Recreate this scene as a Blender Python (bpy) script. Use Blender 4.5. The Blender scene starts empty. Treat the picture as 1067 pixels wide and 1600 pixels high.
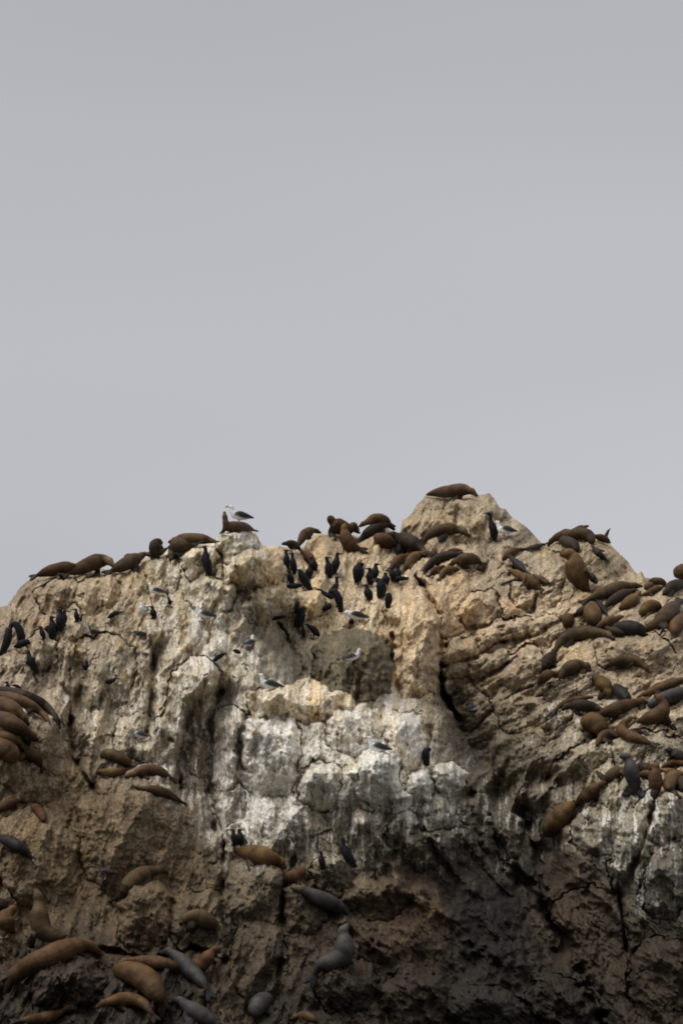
import bpy, math, random
import numpy as np
from math import radians, sin, cos, atan, tan, pi

# ------------------------------------------------------------------ camera
F, CX, CY, HORIZON = 4300.0, 533.5, 800.0, 1461.0      # focal length, centre and horizon, in photo pixels
CAMZ = 3.5                                            # eye height over the sea (deck of a boat), metres
TH = atan((HORIZON - CY) / F)
scene = bpy.context.scene
COL = scene.collection
cam_d = bpy.data.cameras.new('camera')
cam = bpy.data.objects.new('camera', cam_d); COL.objects.link(cam)
cam_d.sensor_fit = 'VERTICAL'; cam_d.sensor_height = 36.0; cam_d.sensor_width = 24.0
cam_d.lens = F / 1600.0 * 36.0
cam_d.clip_start = 0.5; cam_d.clip_end = 20000.0
cam.location = (0, 0, CAMZ); cam.rotation_euler = (pi / 2 + TH, 0, 0)
cam_d.dof.use_dof = True; cam_d.dof.focus_distance = 71.0; cam_d.dof.aperture_fstop = 2.2
scene.camera = cam
scene.cycles.filter_width = 1.8

# ------------------------------------------------------------------ overcast sky and sun
SUN_EL, SUN_AZ = radians(62), radians(240)
world = bpy.data.worlds.new('World'); scene.world = world; world.use_nodes = True
nt = world.node_tree; nt.nodes.clear()
def N(tree, t, **kw):
    n = tree.nodes.new(t)
    for k, v in kw.items(): setattr(n, k, v)
    return n
sky = N(nt, 'ShaderNodeTexSky', sky_type='NISHITA'); sky.sun_disc = False
sky.sun_elevation = SUN_EL; sky.sun_rotation = SUN_AZ; sky.air_density = 1.0; sky.dust_density = 3.0
bw = N(nt, 'ShaderNodeRGBToBW'); nt.links.new(sky.outputs[0], bw.inputs[0])
scl = N(nt, 'ShaderNodeMath', operation='MULTIPLY'); scl.inputs[1].default_value = 0.10
nt.links.new(bw.outputs[0], scl.inputs[0])
tc = N(nt, 'ShaderNodeTexCoord')
mp = N(nt, 'ShaderNodeMapping'); mp.inputs['Scale'].default_value = (1.2, 1.2, 4.5); mp.inputs['Location'].default_value = (0.35, 0.1, 1.0)
nt.links.new(tc.outputs['Generated'], mp.inputs[0])
cl = N(nt, 'ShaderNodeTexNoise'); cl.inputs['Scale'].default_value = 1.0; cl.inputs['Detail'].default_value = 2.0; cl.inputs['Roughness'].default_value = 0.4
nt.links.new(mp.outputs[0], cl.inputs['Vector'])
rp = N(nt, 'ShaderNodeValToRGB')
rp.color_ramp.elements[0].position = 0.28; rp.color_ramp.elements[0].color = (0.445, 0.452, 0.486, 1)
rp.color_ramp.elements[1].position = 0.70; rp.color_ramp.elements[1].color = (0.610, 0.616, 0.655, 1)
nt.links.new(cl.outputs['Fac'], rp.inputs[0])
mx = N(nt, 'ShaderNodeMixRGB'); mx.inputs[0].default_value = 0.12
nt.links.new(rp.outputs[0], mx.inputs[1]); nt.links.new(scl.outputs[0], mx.inputs[2])
bg = N(nt, 'ShaderNodeBackground'); bg.inputs['Strength'].default_value = 0.5
nt.links.new(mx.outputs[0], bg.inputs['Color'])
wo = N(nt, 'ShaderNodeOutputWorld'); nt.links.new(bg.outputs[0], wo.inputs[0])

sl = bpy.data.lights.new('sun', 'SUN'); sl.energy = 1.1; sl.angle = radians(48); sl.color = (1.0, 0.98, 0.94)
so = bpy.data.objects.new('sun', sl); COL.objects.link(so)
so.rotation_euler = (pi / 2 - SUN_EL, 0, pi - SUN_AZ + 0.0)
so.location = (0, 0, 60)
scene.view_settings.view_transform = 'Standard'; scene.view_settings.look = 'None'
scene.view_settings.exposure = 1.0; scene.view_settings.gamma = 1.0
scene.view_settings.use_curve_mapping = False

# ------------------------------------------------------------------ pixel rays and noise
SN, CN = sin(TH), cos(TH)
def rays(px, py):
    x = (np.asarray(px, float) - CX) / F; y = (CY - np.asarray(py, float)) / F
    dy = CN - SN * y; dz = SN + CN * y
    return x / dy, dz / dy                      # per metre of world Y
def at(px, py, D):
    rx, rz = rays(px, py)
    return np.stack([rx * D, D + 0 * rx, CAMZ + rz * D], -1)

def h2(ix, iy, s):
    ix = ix.astype(np.int64); iy = iy.astype(np.int64)
    n = (ix * 374761393 + iy * 668265263 + s * 1442695041) & 0xffffffff
    n = ((n ^ (n >> 13)) * 1274126177) & 0xffffffff
    n = ((n ^ (n >> 16)) * 2246822519) & 0xffffffff
    return ((n ^ (n >> 15)) & 0xffffff) / float(0xffffff)
def vn(x, y, s):
    """gradient noise, about -1..1"""
    ix = np.floor(x); iy = np.floor(y); fx = x - ix; fy = y - iy
    ux = fx * fx * fx * (fx * (fx * 6 - 15) + 10); uy = fy * fy * fy * (fy * (fy * 6 - 15) + 10)
    def g(a, b):
        t = h2(ix + a, iy + b, s) * 2 * pi
        return np.cos(t) * (fx - a) + np.sin(t) * (fy - b)
    return 1.5 * ((g(0, 0) * (1 - ux) + g(1, 0) * ux) * (1 - uy) + (g(0, 1) * (1 - ux) + g(1, 1) * ux) * uy)
def fbm(x, y, s, o=4, gain=0.5):
    t = 0; a = 1; tot = 0
    for k in range(o):
        t = t + a * vn(x, y, s + 17 * k); tot += a; a *= gain; x = x * 2.03 + 3.1; y = y * 2.03 - 1.7
    return t / tot
def ridged(x, y, s, o=4):
    t = 0; a = 1; tot = 0
    for k in range(o):
        t = t + a * (1 - np.minimum(1, 2 * np.abs(vn(x, y, s + 13 * k)))); tot += a; a *= 0.55; x = x * 2.1 + 5; y = y * 2.1 + 2
    return t / tot
def voro(x, y, s):
    ix = np.floor(x); iy = np.floor(y)
    f1 = np.full(x.shape, 9.0); f2 = np.full(x.shape, 9.0)
    c0 = np.zeros(x.shape); c1 = np.zeros(x.shape); c2 = np.zeros(x.shape); dx = np.zeros(x.shape); dy = np.zeros(x.shape)
    for a in (-1, 0, 1):
        for b in (-1, 0, 1):
            jx = ix + a; jy = iy + b
            ox = jx + 0.1 + 0.8 * h2(jx, jy, s) - x; oy = jy + 0.1 + 0.8 * h2(jx, jy, s + 1) - y
            d = np.sqrt(ox * ox + oy * oy)
            m = d < f1
            f2 = np.where(m, f1, np.minimum(f2, d))
            f1 = np.where(m, d, f1)
            dx = np.where(m, ox, dx); dy = np.where(m, oy, dy)
            c0 = np.where(m, h2(jx, jy, s + 2), c0); c1 = np.where(m, h2(jx, jy, s + 3), c1); c2 = np.where(m, h2(jx, jy, s + 4), c2)
    return f1, f2 - f1, c0, c1, c2, dx, dy
def scales(x, y, s):
    """overlapping rounded shields, sharp on their upper edge: height and a tint per shield"""
    ix = np.floor(x); iy = np.floor(y)
    best = np.zeros(x.shape); tint = np.full(x.shape, .5)
    for a in (-1, 0, 1):
        for b in (-1, 0, 1):
            jx = ix + a; jy = iy + b
            sz = .62 + .5 * h2(jx, jy, s + 2); an = (h2(jx, jy, s + 3) - .5) * 1.1
            ox = x - jx - .5 - .7 * (h2(jx, jy, s) - .5); oy = y - jy - .5 - .7 * (h2(jx, jy, s + 1) - .5)
            ux = (ox * np.cos(an) + oy * np.sin(an)) / (sz * .82); uy = (-ox * np.sin(an) + oy * np.cos(an)) / (sz * .95)
            r = (np.abs(ux) ** 2.6 + np.abs(uy) ** 2.6)
            h = sz * np.sqrt(np.clip(1 - r, 0, 1)) * np.clip(1 - .85 * uy, .1, 1.5)
            m = h > best; best = np.where(m, h, best); tint = np.where(m, h2(jx, jy, s + 4), tint)
    return best, tint
def sstep(a, b, x):
    t = np.clip((x - a) / (b - a), 0, 1); return t * t * (3 - 2 * t)

# ------------------------------------------------------------------ shape of the rock
SKY = np.array([(-420,1760),(-330,1480),(-250,1250),(-150,1080),(-60,985),(0,950),(12,946),(17,938),(30,921),(45,906),(56,903),(85,898),(113,897),(150,888),
 (172,891),(182,893),(205,885),(225,874),(262,861),(268,863),(290,851),(335,847),(341,838),(348,829),(375,822),(397,826),(404,842),(411,852),(440,854),
 (468,859),(480,846),(499,833),(512,836),(520,831),(545,836),(565,839),(600,822),(606,826),(615,836),(625,835),(629,812),(640,805),(650,792),(660,780),
 (664,773),(690,773),(712,773),(742,776),(755,772),(764,770),(772,778),(780,793),(790,796),(800,808),(815,818),(830,830),(848,850),(856,852),(870,841),
 (900,840),(930,840),(945,845),(955,852),(966,862),(986,886),(995,898),(1001,893),(1008,904),(1030,912),(1050,906),(1067,905),(1130,915),(1200,960),
 (1300,1080),(1400,1300),(1490,1760)], float)
def skyline(px):
    return np.interp(px, SKY[:, 0], SKY[:, 1])
# distance (world Y, metres) of the rock's main slopes at photo pixels
MAC = np.array([
(-400,1700,68),(-250,1300,69),(-120,1100,69),(-150,1300,66),(-200,1500,64),(-150,1700,60),
(0,950,70.3),(60,905,71.2),(200,885,72),(300,850,72),(370,828,71.3),(440,856,74.3),(520,835,77),(600,825,77.2),(622,855,77),(700,775,78.3),(760,775,78.2),
(840,850,77.2),(900,842,76),(980,890,76),(1060,905,75),(1200,960,76),(1350,1200,74),(1470,1700,68),
(100,980,69.2),(250,980,69.6),(330,920,70.2),(400,905,69.8),(480,900,74),(560,900,74.7),(620,900,75),(520,955,72.9),(480,1000,72),(600,950,73.2),(660,950,72.6),
(750,950,73.6),(830,930,73.8),(700,880,75.2),(700,830,77),(800,860,75.5),(900,900,73.9),(1000,950,72.2),(1060,960,71.6),
(50,1060,67.6),(150,1080,67.5),(250,1080,68),(350,1060,67.5),(430,1055,67.4),(540,1030,70.3),(480,1090,67.3),(600,1090,67.9),(690,1100,70.3),(750,1060,71.8),(850,1050,70.7),(950,1050,69.6),(1050,1080,68.6),
(20,1130,65),(30,1190,64.3),(150,1200,65.5),(250,1200,65.7),(330,1200,66.9),(420,1180,65.9),(520,1180,65.6),(600,1180,65.5),(680,1200,67.1),(740,1180,69.8),(850,1180,68.7),(950,1180,67.6),(1050,1200,66.6),
(50,1300,63.4),(200,1300,64),(330,1320,65.2),(420,1320,64.6),(520,1320,64.5),(620,1320,64.8),(720,1300,66.2),(830,1310,68),(920,1300,66.2),(1040,1300,65),
(50,1450,62),(200,1420,62.8),(350,1440,63),(500,1450,63),(650,1450,63.5),(780,1450,64.7),(880,1440,66),(960,1430,64.6),(1060,1430,63.6),
(50,1590,60.2),(250,1590,60.4),(400,1590,61),(600,1590,61.5),(800,1590,62.5),(930,1590,63.5),(1060,1590,62),
(50,1760,58.3),(300,1760,58.4),(600,1760,59),(900,1760,60),(1100,1760,59.5),(1200,1400,65),(1250,1600,63)], float)
def tps_fit(P):
    xy = P[:, :2] / 400.0; n = len(P)
    d = np.sqrt(((xy[:, None] - xy[None]) ** 2).sum(-1)) + 1e-9
    A = np.zeros((n + 3, n + 3)); A[:n, :n] = d * d * np.log(d) + np.eye(n) * 3e-3
    A[:n, n] = 1; A[:n, n + 1:] = xy; A[n, :n] = 1; A[n + 1:, :n] = xy.T
    b = np.zeros(n + 3); b[:n] = P[:, 2]
    return np.linalg.solve(A, b)
TPS = tps_fit(MAC)
gx = np.arange(-460, 1541, 12.0); gy = np.arange(740, 1841, 12.0)
GX, GY = np.meshgrid(gx, gy)
dm = TPS[-3] + TPS[-2] * GX / 400 + TPS[-1] * GY / 400
for (x, y, _), w in zip(MAC, TPS[:-3]):
    d = np.sqrt((GX - x) ** 2 + (GY - y) ** 2) / 400 + 1e-9
    dm += w * d * d * np.log(d)
def bil(T, x0, y0, st, px, py):
    fx = np.clip((px - x0) / st, 0, T.shape[1] - 1.001); fy = np.clip((py - y0) / st, 0, T.shape[0] - 1.001)
    i = fx.astype(int); j = fy.astype(int); a = fx - i; b = fy - j
    return (T[j, i] * (1 - a) + T[j, i + 1] * a) * (1 - b) + (T[j + 1, i] * (1 - a) + T[j + 1, i + 1] * a) * b
def macro(px, py): return bil(dm, -460, 740, 12.0, px, py)

# the blocks one can pick out: centre, half sizes (photo pixels), turn (deg), bulge (m), squareness
BLOCKS = [
 (371,850,33,27,3,.75,3.5),(312,876,29,28,-10,.6,3),(403,888,49,33,-14,.9,3),(478,944,33,25,8,.5,3),(425,945,48,30,-22,.5,2.5),(330,930,42,30,10,.4,2.5),
 (550,1042,66,62,4,1.3,1.9),(646,1004,44,88,-4,.9,3),(255,900,26,46,4,.35,2.5),(90,930,40,26,-25,.4,2.5),(150,930,40,30,-18,.35,2.5),
 (672,835,44,40,-10,.5,3),(740,812,46,42,10,.6,3),(800,850,40,38,35,.4,2.6),(720,880,40,26,-5,.3,2.5),(838,905,42,52,8,.6,3),(925,875,52,46,30,.5,2.8),(895,860,22,32,0,.35,2.5),
 (470,1098,88,34,-4,.7,2.4),(420,1182,50,66,6,.6,3),(588,1215,40,43,0,.8,2.6),(634,1158,32,48,-6,.6,3),(655,1232,24,28,4,.6,2.5),(628,1252,20,22,0,.45,2.3),(704,1215,26,27,-14,.6,2.4),
 (500,1228,36,40,10,.5,2.6),(552,1140,46,40,-8,.45,2.6),(350,1170,34,70,8,.35,3),(236,1156,60,40,6,.5,2.5),(300,1090,40,66,16,.35,3),(160,1050,50,60,8,.35,3),
 (66,1020,24,34,0,.55,2.6),(15,1050,40,42,-10,.4,2.5),(45,1170,62,90,-28,.6,2.6),(232,1300,112,104,-8,.6,2.6),(60,1340,66,80,-14,.4,2.5),(226,1430,44,56,6,.7,2.5),
 (105,1540,60,46,-5,.6,2.4),(315,1440,52,50,0,.35,2.5),(400,1400,50,62,4,.5,2.6),(405,1500,46,64,4,.35,2.6),(475,1420,40,44,20,.4,2.5),(585,1402,56,34,5,.5,2.4),(520,1365,38,26,6,.4,2.4),
 (782,1303,34,40,8,.6,2.4),(705,1322,36,30,0,.5,2.4),(660,1330,26,34,0,.4,2.4),(745,1265,28,26,0,.4,2.4),(630,1300,26,34,10,.35,2.4),
 (915,1432,58,48,-12,.25,2.3),(985,1330,30,70,12,.5,2.6),(1040,1380,34,62,6,.5,2.6),(1035,1275,42,50,10,.4,2.6),(930,1300,40,40,16,.4,2.5),(830,1110,30,26,10,.35,2.5),
 (865,1120,26,24,0,.35,2.4),(905,1190,60,26,-35,.35,2.4),(1010,1175,60,34,0,.3,2.4),(990,1020,64,40,6,.35,2.6),
 (715,925,24,38,-6,.35,3),(752,955,34,34,-20,.4,3),(800,985,36,22,-14,.4,3.4),(765,1000,32,24,-20,.4,3.4),(720,1030,34,32,-10,.4,3),(770,1050,36,34,-30,.4,2.8),(855,985,30,22,-26,.35,3.2),
 (820,1050,44,36,-40,.35,2.8),(800,1110,30,40,-30,.3,2.6),(690,930,18,36,0,.25,2.6),(650,1560,56,50,20,.5,2.4),(760,1580,70,40,15,.5,2.4),(880,1570,60,44,30,.5,2.4),(540,1540,50,46,0,.4,2.4),(1030,1530,50,70,10,.5,2.5)]
# joints and gullies: depth (m), half width (px), points
CRACKS = [
 (1.6,6,[(648,900),(668,925),(684,962),(687,1010),(688,1055),(694,1085),(712,1118),(724,1140)]),
 (.5,4,[(690,1042),(745,1028),(775,1006),(832,996),(862,975),(900,962)]),
 (.45,3.5,[(690,1000),(722,990),(762,975),(832,958),(838,930)]),
 (.5,4,[(700,1090),(742,1068),(790,1040),(828,1012)]),
 (.45,4,[(730,1150),(770,1110),(800,1085),(850,1062)]),
 (1.2,6,[(262,870),(256,905),(266,940),(262,965)]),
 (.7,3,[(341,838),(346,875),(350,905),(352,930)]),
 (.9,4,[(425,965),(445,985),(465,1030),(480,1062),(470,1078)]),
 (1.0,5,[(612,990),(616,1040),(624,1085)]),
 (.8,5,[(240,1020),(238,1080),(232,1130),(228,1150)]),
 (.9,6,[(300,1105),(285,1150),(275,1200),(282,1230)]),
 (.9,6,[(345,1080),(330,1130),(335,1190),(325,1250),(335,1300)]),
 (.7,5,[(372,1140),(378,1200),(392,1205)]),
 (.8,4,[(112,1100),(108,1140),(120,1190),(150,1240)]),
 (.9,6,[(345,1270),(350,1330),(346,1400),(352,1460)]),
 (1.0,8,[(655,1120),(672,1150),(668,1200)]),
 (1.4,12,[(735,1240),(790,1340),(850,1420),(900,1500),(940,1600)]),
 (1.0,8,[(815,1270),(835,1330),(850,1400)]),
 (1.0,7,[(1024,1240),(1012,1290),(1000,1330),(985,1370)]),
 (.8,6,[(460,1340),(440,1400),(445,1470),(430,1540)]),
 (.7,6,[(830,1240),(880,1190),(930,1150)]),
 (.8,5,[(965,1380),(975,1450),(985,1540)]),
 (.35,7,[(500,1270),(560,1262),(620,1285),(680,1272),(735,1245)]),
 (.7,5,[(150,1480),(240,1500),(300,1480),(350,1500)])]
GULLIES = [
 (1.9,15,[(352,1085),(336,1130),(330,1190),(318,1240),(330,1290)]),
 (1.4,12,[(246,1010),(240,1070),(232,1120),(224,1145)]),
 (1.7,14,[(306,1100),(290,1150),(280,1200),(284,1235)]),
 (1.8,15,[(432,985),(448,1010),(466,1045),(478,1068)]),
 (2.0,22,[(712,1105),(728,1150),(752,1195),(772,1240),(800,1270)]),
 (1.5,14,[(830,1270),(850,1310),(862,1360)]),
 (1.2,11,[(128,1040),(122,1090),(112,1140),(124,1190)]),
 (1.3,12,[(616,985),(622,1040),(632,1085),(668,1108)]),
 (1.2,12,[(880,1225),(850,1210),(815,1215),(780,1240)]),
]
RIDGES = [(-.9,15,[(345,985),(322,1050),(282,1120),(268,1180),(266,1225)]),(-.8,14,[(408,1010),(392,1075),(368,1130),(360,1210),(352,1300)]),
 (-.6,13,[(246,985),(226,1050),(214,1110)]),(-.6,13,[(190,1000),(160,1060),(142,1118)]),(-.5,12,[(108,990),(100,1050),(110,1090)]),
 (-.7,13,[(440,1075),(400,1120),(385,1180)]),(-.6,12,[(955,1255),(935,1300),(925,1340)]),(-.6,12,[(1050,1250),(1035,1310),(1020,1370)]),(-.25,14,[(480,1250),(440,1300),(420,1330)]),(-.7,14,[(560,1275),(600,1320),(620,1365)]),(-.6,13,[(660,1285),(690,1330),(740,1390)]),(-.7,15,[(620,1385),(700,1430),(780,1500),(840,1580)]),(-.6,13,[(540,1440),(600,1490),(650,1560)]),(-.6,14,[(900,1370),(960,1420),(985,1480)]),
 (-.5,10,[(905,1170),(870,1215),(830,1260)])]
def seg_dist(px, py, pts):
    best = np.full(px.shape, 1e9)
    for (x0, y0), (x1, y1) in zip(pts[:-1], pts[1:]):
        dx, dy = x1 - x0, y1 - y0
        t = np.clip(((px - x0) * dx + (py - y0) * dy) / (dx * dx + dy * dy), 0, 1)
        best = np.minimum(best, np.hypot(px - x0 - t * dx, py - y0 - t * dy))
    return best
def blob(px, py, x, y, sx, sy): return np.exp(-((px - x) / sx) ** 2 - ((py - y) / sy) ** 2)

def rock_depth(px, py):
    """distance of the rock face at a photo pixel, id of the block there, and cell tints"""
    wx = px + 7 * fbm(px / 38, py / 38, 1, 3) + 2.2 * vn(px / 9, py / 9, 5)
    wy = py + 7 * fbm(px / 38, py / 38, 2, 3) + 2.2 * vn(px / 9, py / 9, 6)
    D = macro(px + 0.5 * (wx - px), py + 0.5 * (wy - py))
    slab = np.clip(blob(px, py, 215, 1300, 110, 110) + .7 * blob(px, py, 130, 1430, 170, 100) + .6 * blob(px, py, 390, 1450, 90, 110) + blob(px, py, 40, 1250, 90, 110) + blob(px, py, 740, 830, 80, 50) + .8 * blob(px, py, 985, 1040, 70, 45) + .5 * blob(px, py, 640, 1000, 40, 80), 0, 1)
    rough = 1 - 0.72 * slab
    diag = sstep(660, 730, px) * (1 - sstep(1120, 1260, py))
    low = sstep(1270, 1370, py + 0.12 * (px - 600)) * sstep(430, 520, px)
    bx_ = wx + 11 * fbm(px / 26, py / 26, 141, 3); by_ = wy + 11 * fbm(px / 26, py / 26, 142, 3)
    best = np.zeros(px.shape); bid = np.full(px.shape, -1)
    for k, (x, y, rx, ry, rot, b, p) in enumerate(BLOCKS):
        m = (np.abs(bx_ - x) < 1.5 * max(rx, ry)) & (np.abs(by_ - y) < 1.5 * max(rx, ry))
        if not m.any(): continue
        a = radians(rot); ux = (bx_[m] - x) * cos(a) + (by_[m] - y) * sin(a); uy = -(bx_[m] - x) * sin(a) + (by_[m] - y) * cos(a)
        r = (np.abs(ux / rx) ** p + np.abs(uy / ry) ** p) ** (1 / p)
        h = 1.9 * b * np.sqrt(np.clip(1 - r ** 2.6, 0, 1)) * np.clip(1 - .78 * uy / ry, .15, 1.35)
        bb = best[m]; bi = bid[m]; w = h > bb
        bb[w] = h[w]; bi[w] = k; best[m] = bb; bid[m] = bi
    D = D - best
    # jointed facets at three sizes
    c35, s35 = cos(radians(-32)), sin(radians(-32))
    qx = wx * c35 + wy * s35; qy = -wx * s35 + wy * c35
    tint = np.zeros(px.shape)
    cm = sstep(.16, .50, fbm(px / 55, py / 60, 61, 3)); cm2 = sstep(.05, .4, fbm(px / 24, py / 26, 65, 2))
    for (sx, sy, amp, crk, w, sd, rnd) in ((50, 118, .40, .13 * cm, .045, 11, .06), (18, 46, .16, .08 * cm2, .06, 31, .02), (7.5, 17, .035, .02 * cm2, .1, 51, .0)):
        f1, e, c0, c1, c2, dx, dy = voro(wx / sx, wy / sy, sd)
        hv = amp * (.7 * (c0 - .5) + 1.0 * (c1 - .5) * dx + 1.0 * (c2 - .25) * dy) + rnd * np.sqrt(np.clip(e, 0, 1)) - crk * (1 - sstep(0, w, e))
        f1, e, d0, d1, d2, dx, dy = voro(qx / (sy * .8), qy / (sx * .8), sd + 7)
        hd = .8 * amp * (.7 * (d0 - .5) + .8 * (d1 - .5) * dx + 1.2 * (d2 - .25) * dy) + rnd * np.sqrt(np.clip(e, 0, 1)) - crk * (1 - sstep(0, w, e))
        D = D - rough * (hv * (1 - diag) + hd * diag) * (1 - .75 * low) * (1 if sx < 40 else 1 - .5 * (best > 0))
        tint = tint + (c0 * (1 - diag) + d0 * diag - .5) * (.5 if sx > 40 else .7 if sx > 10 else .5)
    h1, t1 = scales(wx / 56 + .3, wy / 80, 151); h2_, t2 = scales(wx / 25, wy / 37 + .4, 161)
    i1, u1 = scales(qx / 80, qy / 52, 171); i2, u2 = scales(qx / 36, qy / 24, 181)
    k1 = h1 * (1 - diag) + i1 * diag; k2 = h2_ * (1 - diag) + i2 * diag
    D = D - rough * (1 - .15 * low) * (.62 * k1 * (1 - .6 * (best > 0)) + .16 * k2)
    tint = tint + .35 * ((t1 - .5) + (t2 - .5)) * (1 - diag) + .35 * ((u1 - .5) + (u2 - .5)) * diag
    for dep, wid, pts in CRACKS + RIDGES:
        xs = [p[0] for p in pts]; ys = [p[1] for p in pts]
        m = (wx > min(xs) - 40) & (wx < max(xs) + 40) & (wy > min(ys) - 40) & (wy < max(ys) + 40)
        d = seg_dist(.5 * (wx + px)[m], .5 * (wy + py)[m], pts)
        wv = wid * np.clip(.75 + 1.3 * fbm(px[m] / 22, py[m] / 22, 66, 2), .2, 1.6)
        D[m] += .75 * dep * np.exp(-(d / wv) ** 2) * np.clip(.8 + 1.5 * fbm(px[m] / 40, py[m] / 40, 67, 2), .1, 1.4)
    for dep, wid, pts in GULLIES:
        d = seg_dist(.5 * (wx + px), .5 * (wy + py), pts)
        D = D + .62 * dep * np.exp(-(d / (1.35 * wid)) ** 2)
    # ribs and grain of the stone: leaning on the left and the peak, upright on the pale cliff,
    # slanting along the joints on the right, running down to the right on the low dark rock
    wb = np.clip(blob(px, py, 520, 1190, 175, 125) + blob(px, py, 420, 1260, 110, 90) + .8 * blob(px, py, 1030, 1320, 70, 100), 0, 1)
    wc = .9 * diag * (1 - .8 * blob(px, py, 740, 820, 110, 70)) * (1 - wb)
    we = low * (1 - wb)
    wa = np.clip(1 - wb - wc - we, 0, 1)
    rib = np.zeros(px.shape); grain = np.zeros(px.shape)
    for wgt, ang, a1, sd in ((wa, 22, .46, 81), (wb, 4, .32, 84), (wc, 56, .20, 87), (we, -42, .40, 90)):
        m = wgt > .02
        a_ = radians(ang); X = wx[m] * cos(a_) + wy[m] * sin(a_); Y = -wx[m] * sin(a_) + wy[m] * cos(a_)
        X = X + 9 * vn(X / 60, Y / 90, sd + 300)
        f_ = 1.6 if ang < 0 else 1.0; r1 = ridged(X / 62 / f_, Y / 330 / f_, sd, 2); r2 = ridged(X / 23 / f_, Y / 130 / f_, sd + 1, 2); r3 = ridged(X / 8.5, Y / 50, sd + 2, 3)
        rib[m] += wgt[m] * (a1 * 1.3 * r1 + a1 * .55 * r2); grain[m] += wgt[m] * r3
    D = D - (.15 + .85 * rough) * (rib + .13 * grain * sstep(-.5, .2, fbm(px / 60, py / 60, 100, 2)))
    D = D - (.20 * fbm(px / 46, py / 40, 91, 3) + rough * .06 * fbm(px / 14, py / 14, 95, 3) + .035 * fbm(px / 4.5, py / 4.5, 97, 2))
    # the edge against the sky turns away
    e = np.maximum(py - skyline(px), 0)
    D = D + .9 * np.exp(-e / 7.0)
    return D, bid, tint + .9 * (grain - .5), wx, wy

# colour of the stone (as seen in grey daylight, 0-255; gullies and low rock have some shade painted in) and how much guano runs over it
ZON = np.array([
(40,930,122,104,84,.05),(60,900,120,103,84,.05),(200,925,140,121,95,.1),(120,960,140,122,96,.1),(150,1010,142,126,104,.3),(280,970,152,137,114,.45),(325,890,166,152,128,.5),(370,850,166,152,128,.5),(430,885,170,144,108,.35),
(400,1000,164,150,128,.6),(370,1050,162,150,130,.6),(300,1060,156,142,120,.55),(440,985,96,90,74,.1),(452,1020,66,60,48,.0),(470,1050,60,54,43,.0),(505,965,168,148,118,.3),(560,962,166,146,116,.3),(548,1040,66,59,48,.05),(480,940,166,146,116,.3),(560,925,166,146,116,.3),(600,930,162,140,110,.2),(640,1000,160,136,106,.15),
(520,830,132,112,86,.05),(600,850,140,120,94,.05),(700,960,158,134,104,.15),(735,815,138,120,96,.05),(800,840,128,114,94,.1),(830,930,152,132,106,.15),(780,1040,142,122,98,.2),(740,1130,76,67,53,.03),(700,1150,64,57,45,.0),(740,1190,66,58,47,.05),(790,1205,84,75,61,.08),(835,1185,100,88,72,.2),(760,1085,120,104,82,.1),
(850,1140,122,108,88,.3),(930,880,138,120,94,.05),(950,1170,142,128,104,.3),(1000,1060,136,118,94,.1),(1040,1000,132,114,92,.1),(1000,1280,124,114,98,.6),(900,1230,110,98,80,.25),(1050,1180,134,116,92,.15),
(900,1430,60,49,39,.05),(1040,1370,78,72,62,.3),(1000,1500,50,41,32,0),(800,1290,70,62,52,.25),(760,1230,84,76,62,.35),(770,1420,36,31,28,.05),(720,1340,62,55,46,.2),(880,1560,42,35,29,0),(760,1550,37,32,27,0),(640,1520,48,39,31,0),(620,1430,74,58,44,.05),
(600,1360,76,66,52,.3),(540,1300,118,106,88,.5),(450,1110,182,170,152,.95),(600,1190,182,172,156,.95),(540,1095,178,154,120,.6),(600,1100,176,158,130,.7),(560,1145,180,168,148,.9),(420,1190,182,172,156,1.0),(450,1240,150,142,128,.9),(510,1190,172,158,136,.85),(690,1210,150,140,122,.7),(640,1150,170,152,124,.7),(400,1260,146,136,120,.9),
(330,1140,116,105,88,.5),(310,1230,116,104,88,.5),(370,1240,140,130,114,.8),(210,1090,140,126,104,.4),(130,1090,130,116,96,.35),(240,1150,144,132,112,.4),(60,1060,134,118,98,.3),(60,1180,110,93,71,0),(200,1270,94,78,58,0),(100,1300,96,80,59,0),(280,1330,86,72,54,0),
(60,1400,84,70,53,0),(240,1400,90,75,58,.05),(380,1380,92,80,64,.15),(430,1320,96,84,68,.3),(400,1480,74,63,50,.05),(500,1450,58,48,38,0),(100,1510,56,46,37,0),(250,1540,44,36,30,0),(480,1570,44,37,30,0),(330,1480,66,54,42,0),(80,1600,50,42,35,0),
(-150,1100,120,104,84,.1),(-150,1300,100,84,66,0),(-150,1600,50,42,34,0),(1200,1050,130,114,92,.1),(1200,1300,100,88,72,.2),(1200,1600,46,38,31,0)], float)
def srgb(c):
    c = np.asarray(c, float) / 255.0
    return np.where(c <= .04045, c / 12.92, ((c + .055) / 1.055) ** 2.4)
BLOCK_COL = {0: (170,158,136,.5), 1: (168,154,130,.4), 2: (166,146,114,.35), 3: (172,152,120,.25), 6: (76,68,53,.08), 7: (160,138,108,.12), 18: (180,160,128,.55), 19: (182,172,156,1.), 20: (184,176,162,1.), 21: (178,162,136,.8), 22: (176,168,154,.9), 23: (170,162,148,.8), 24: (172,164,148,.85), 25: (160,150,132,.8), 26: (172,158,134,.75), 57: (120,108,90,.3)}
STONE_K = 1.74 * np.array([.96, 1.01, 1.07])
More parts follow.
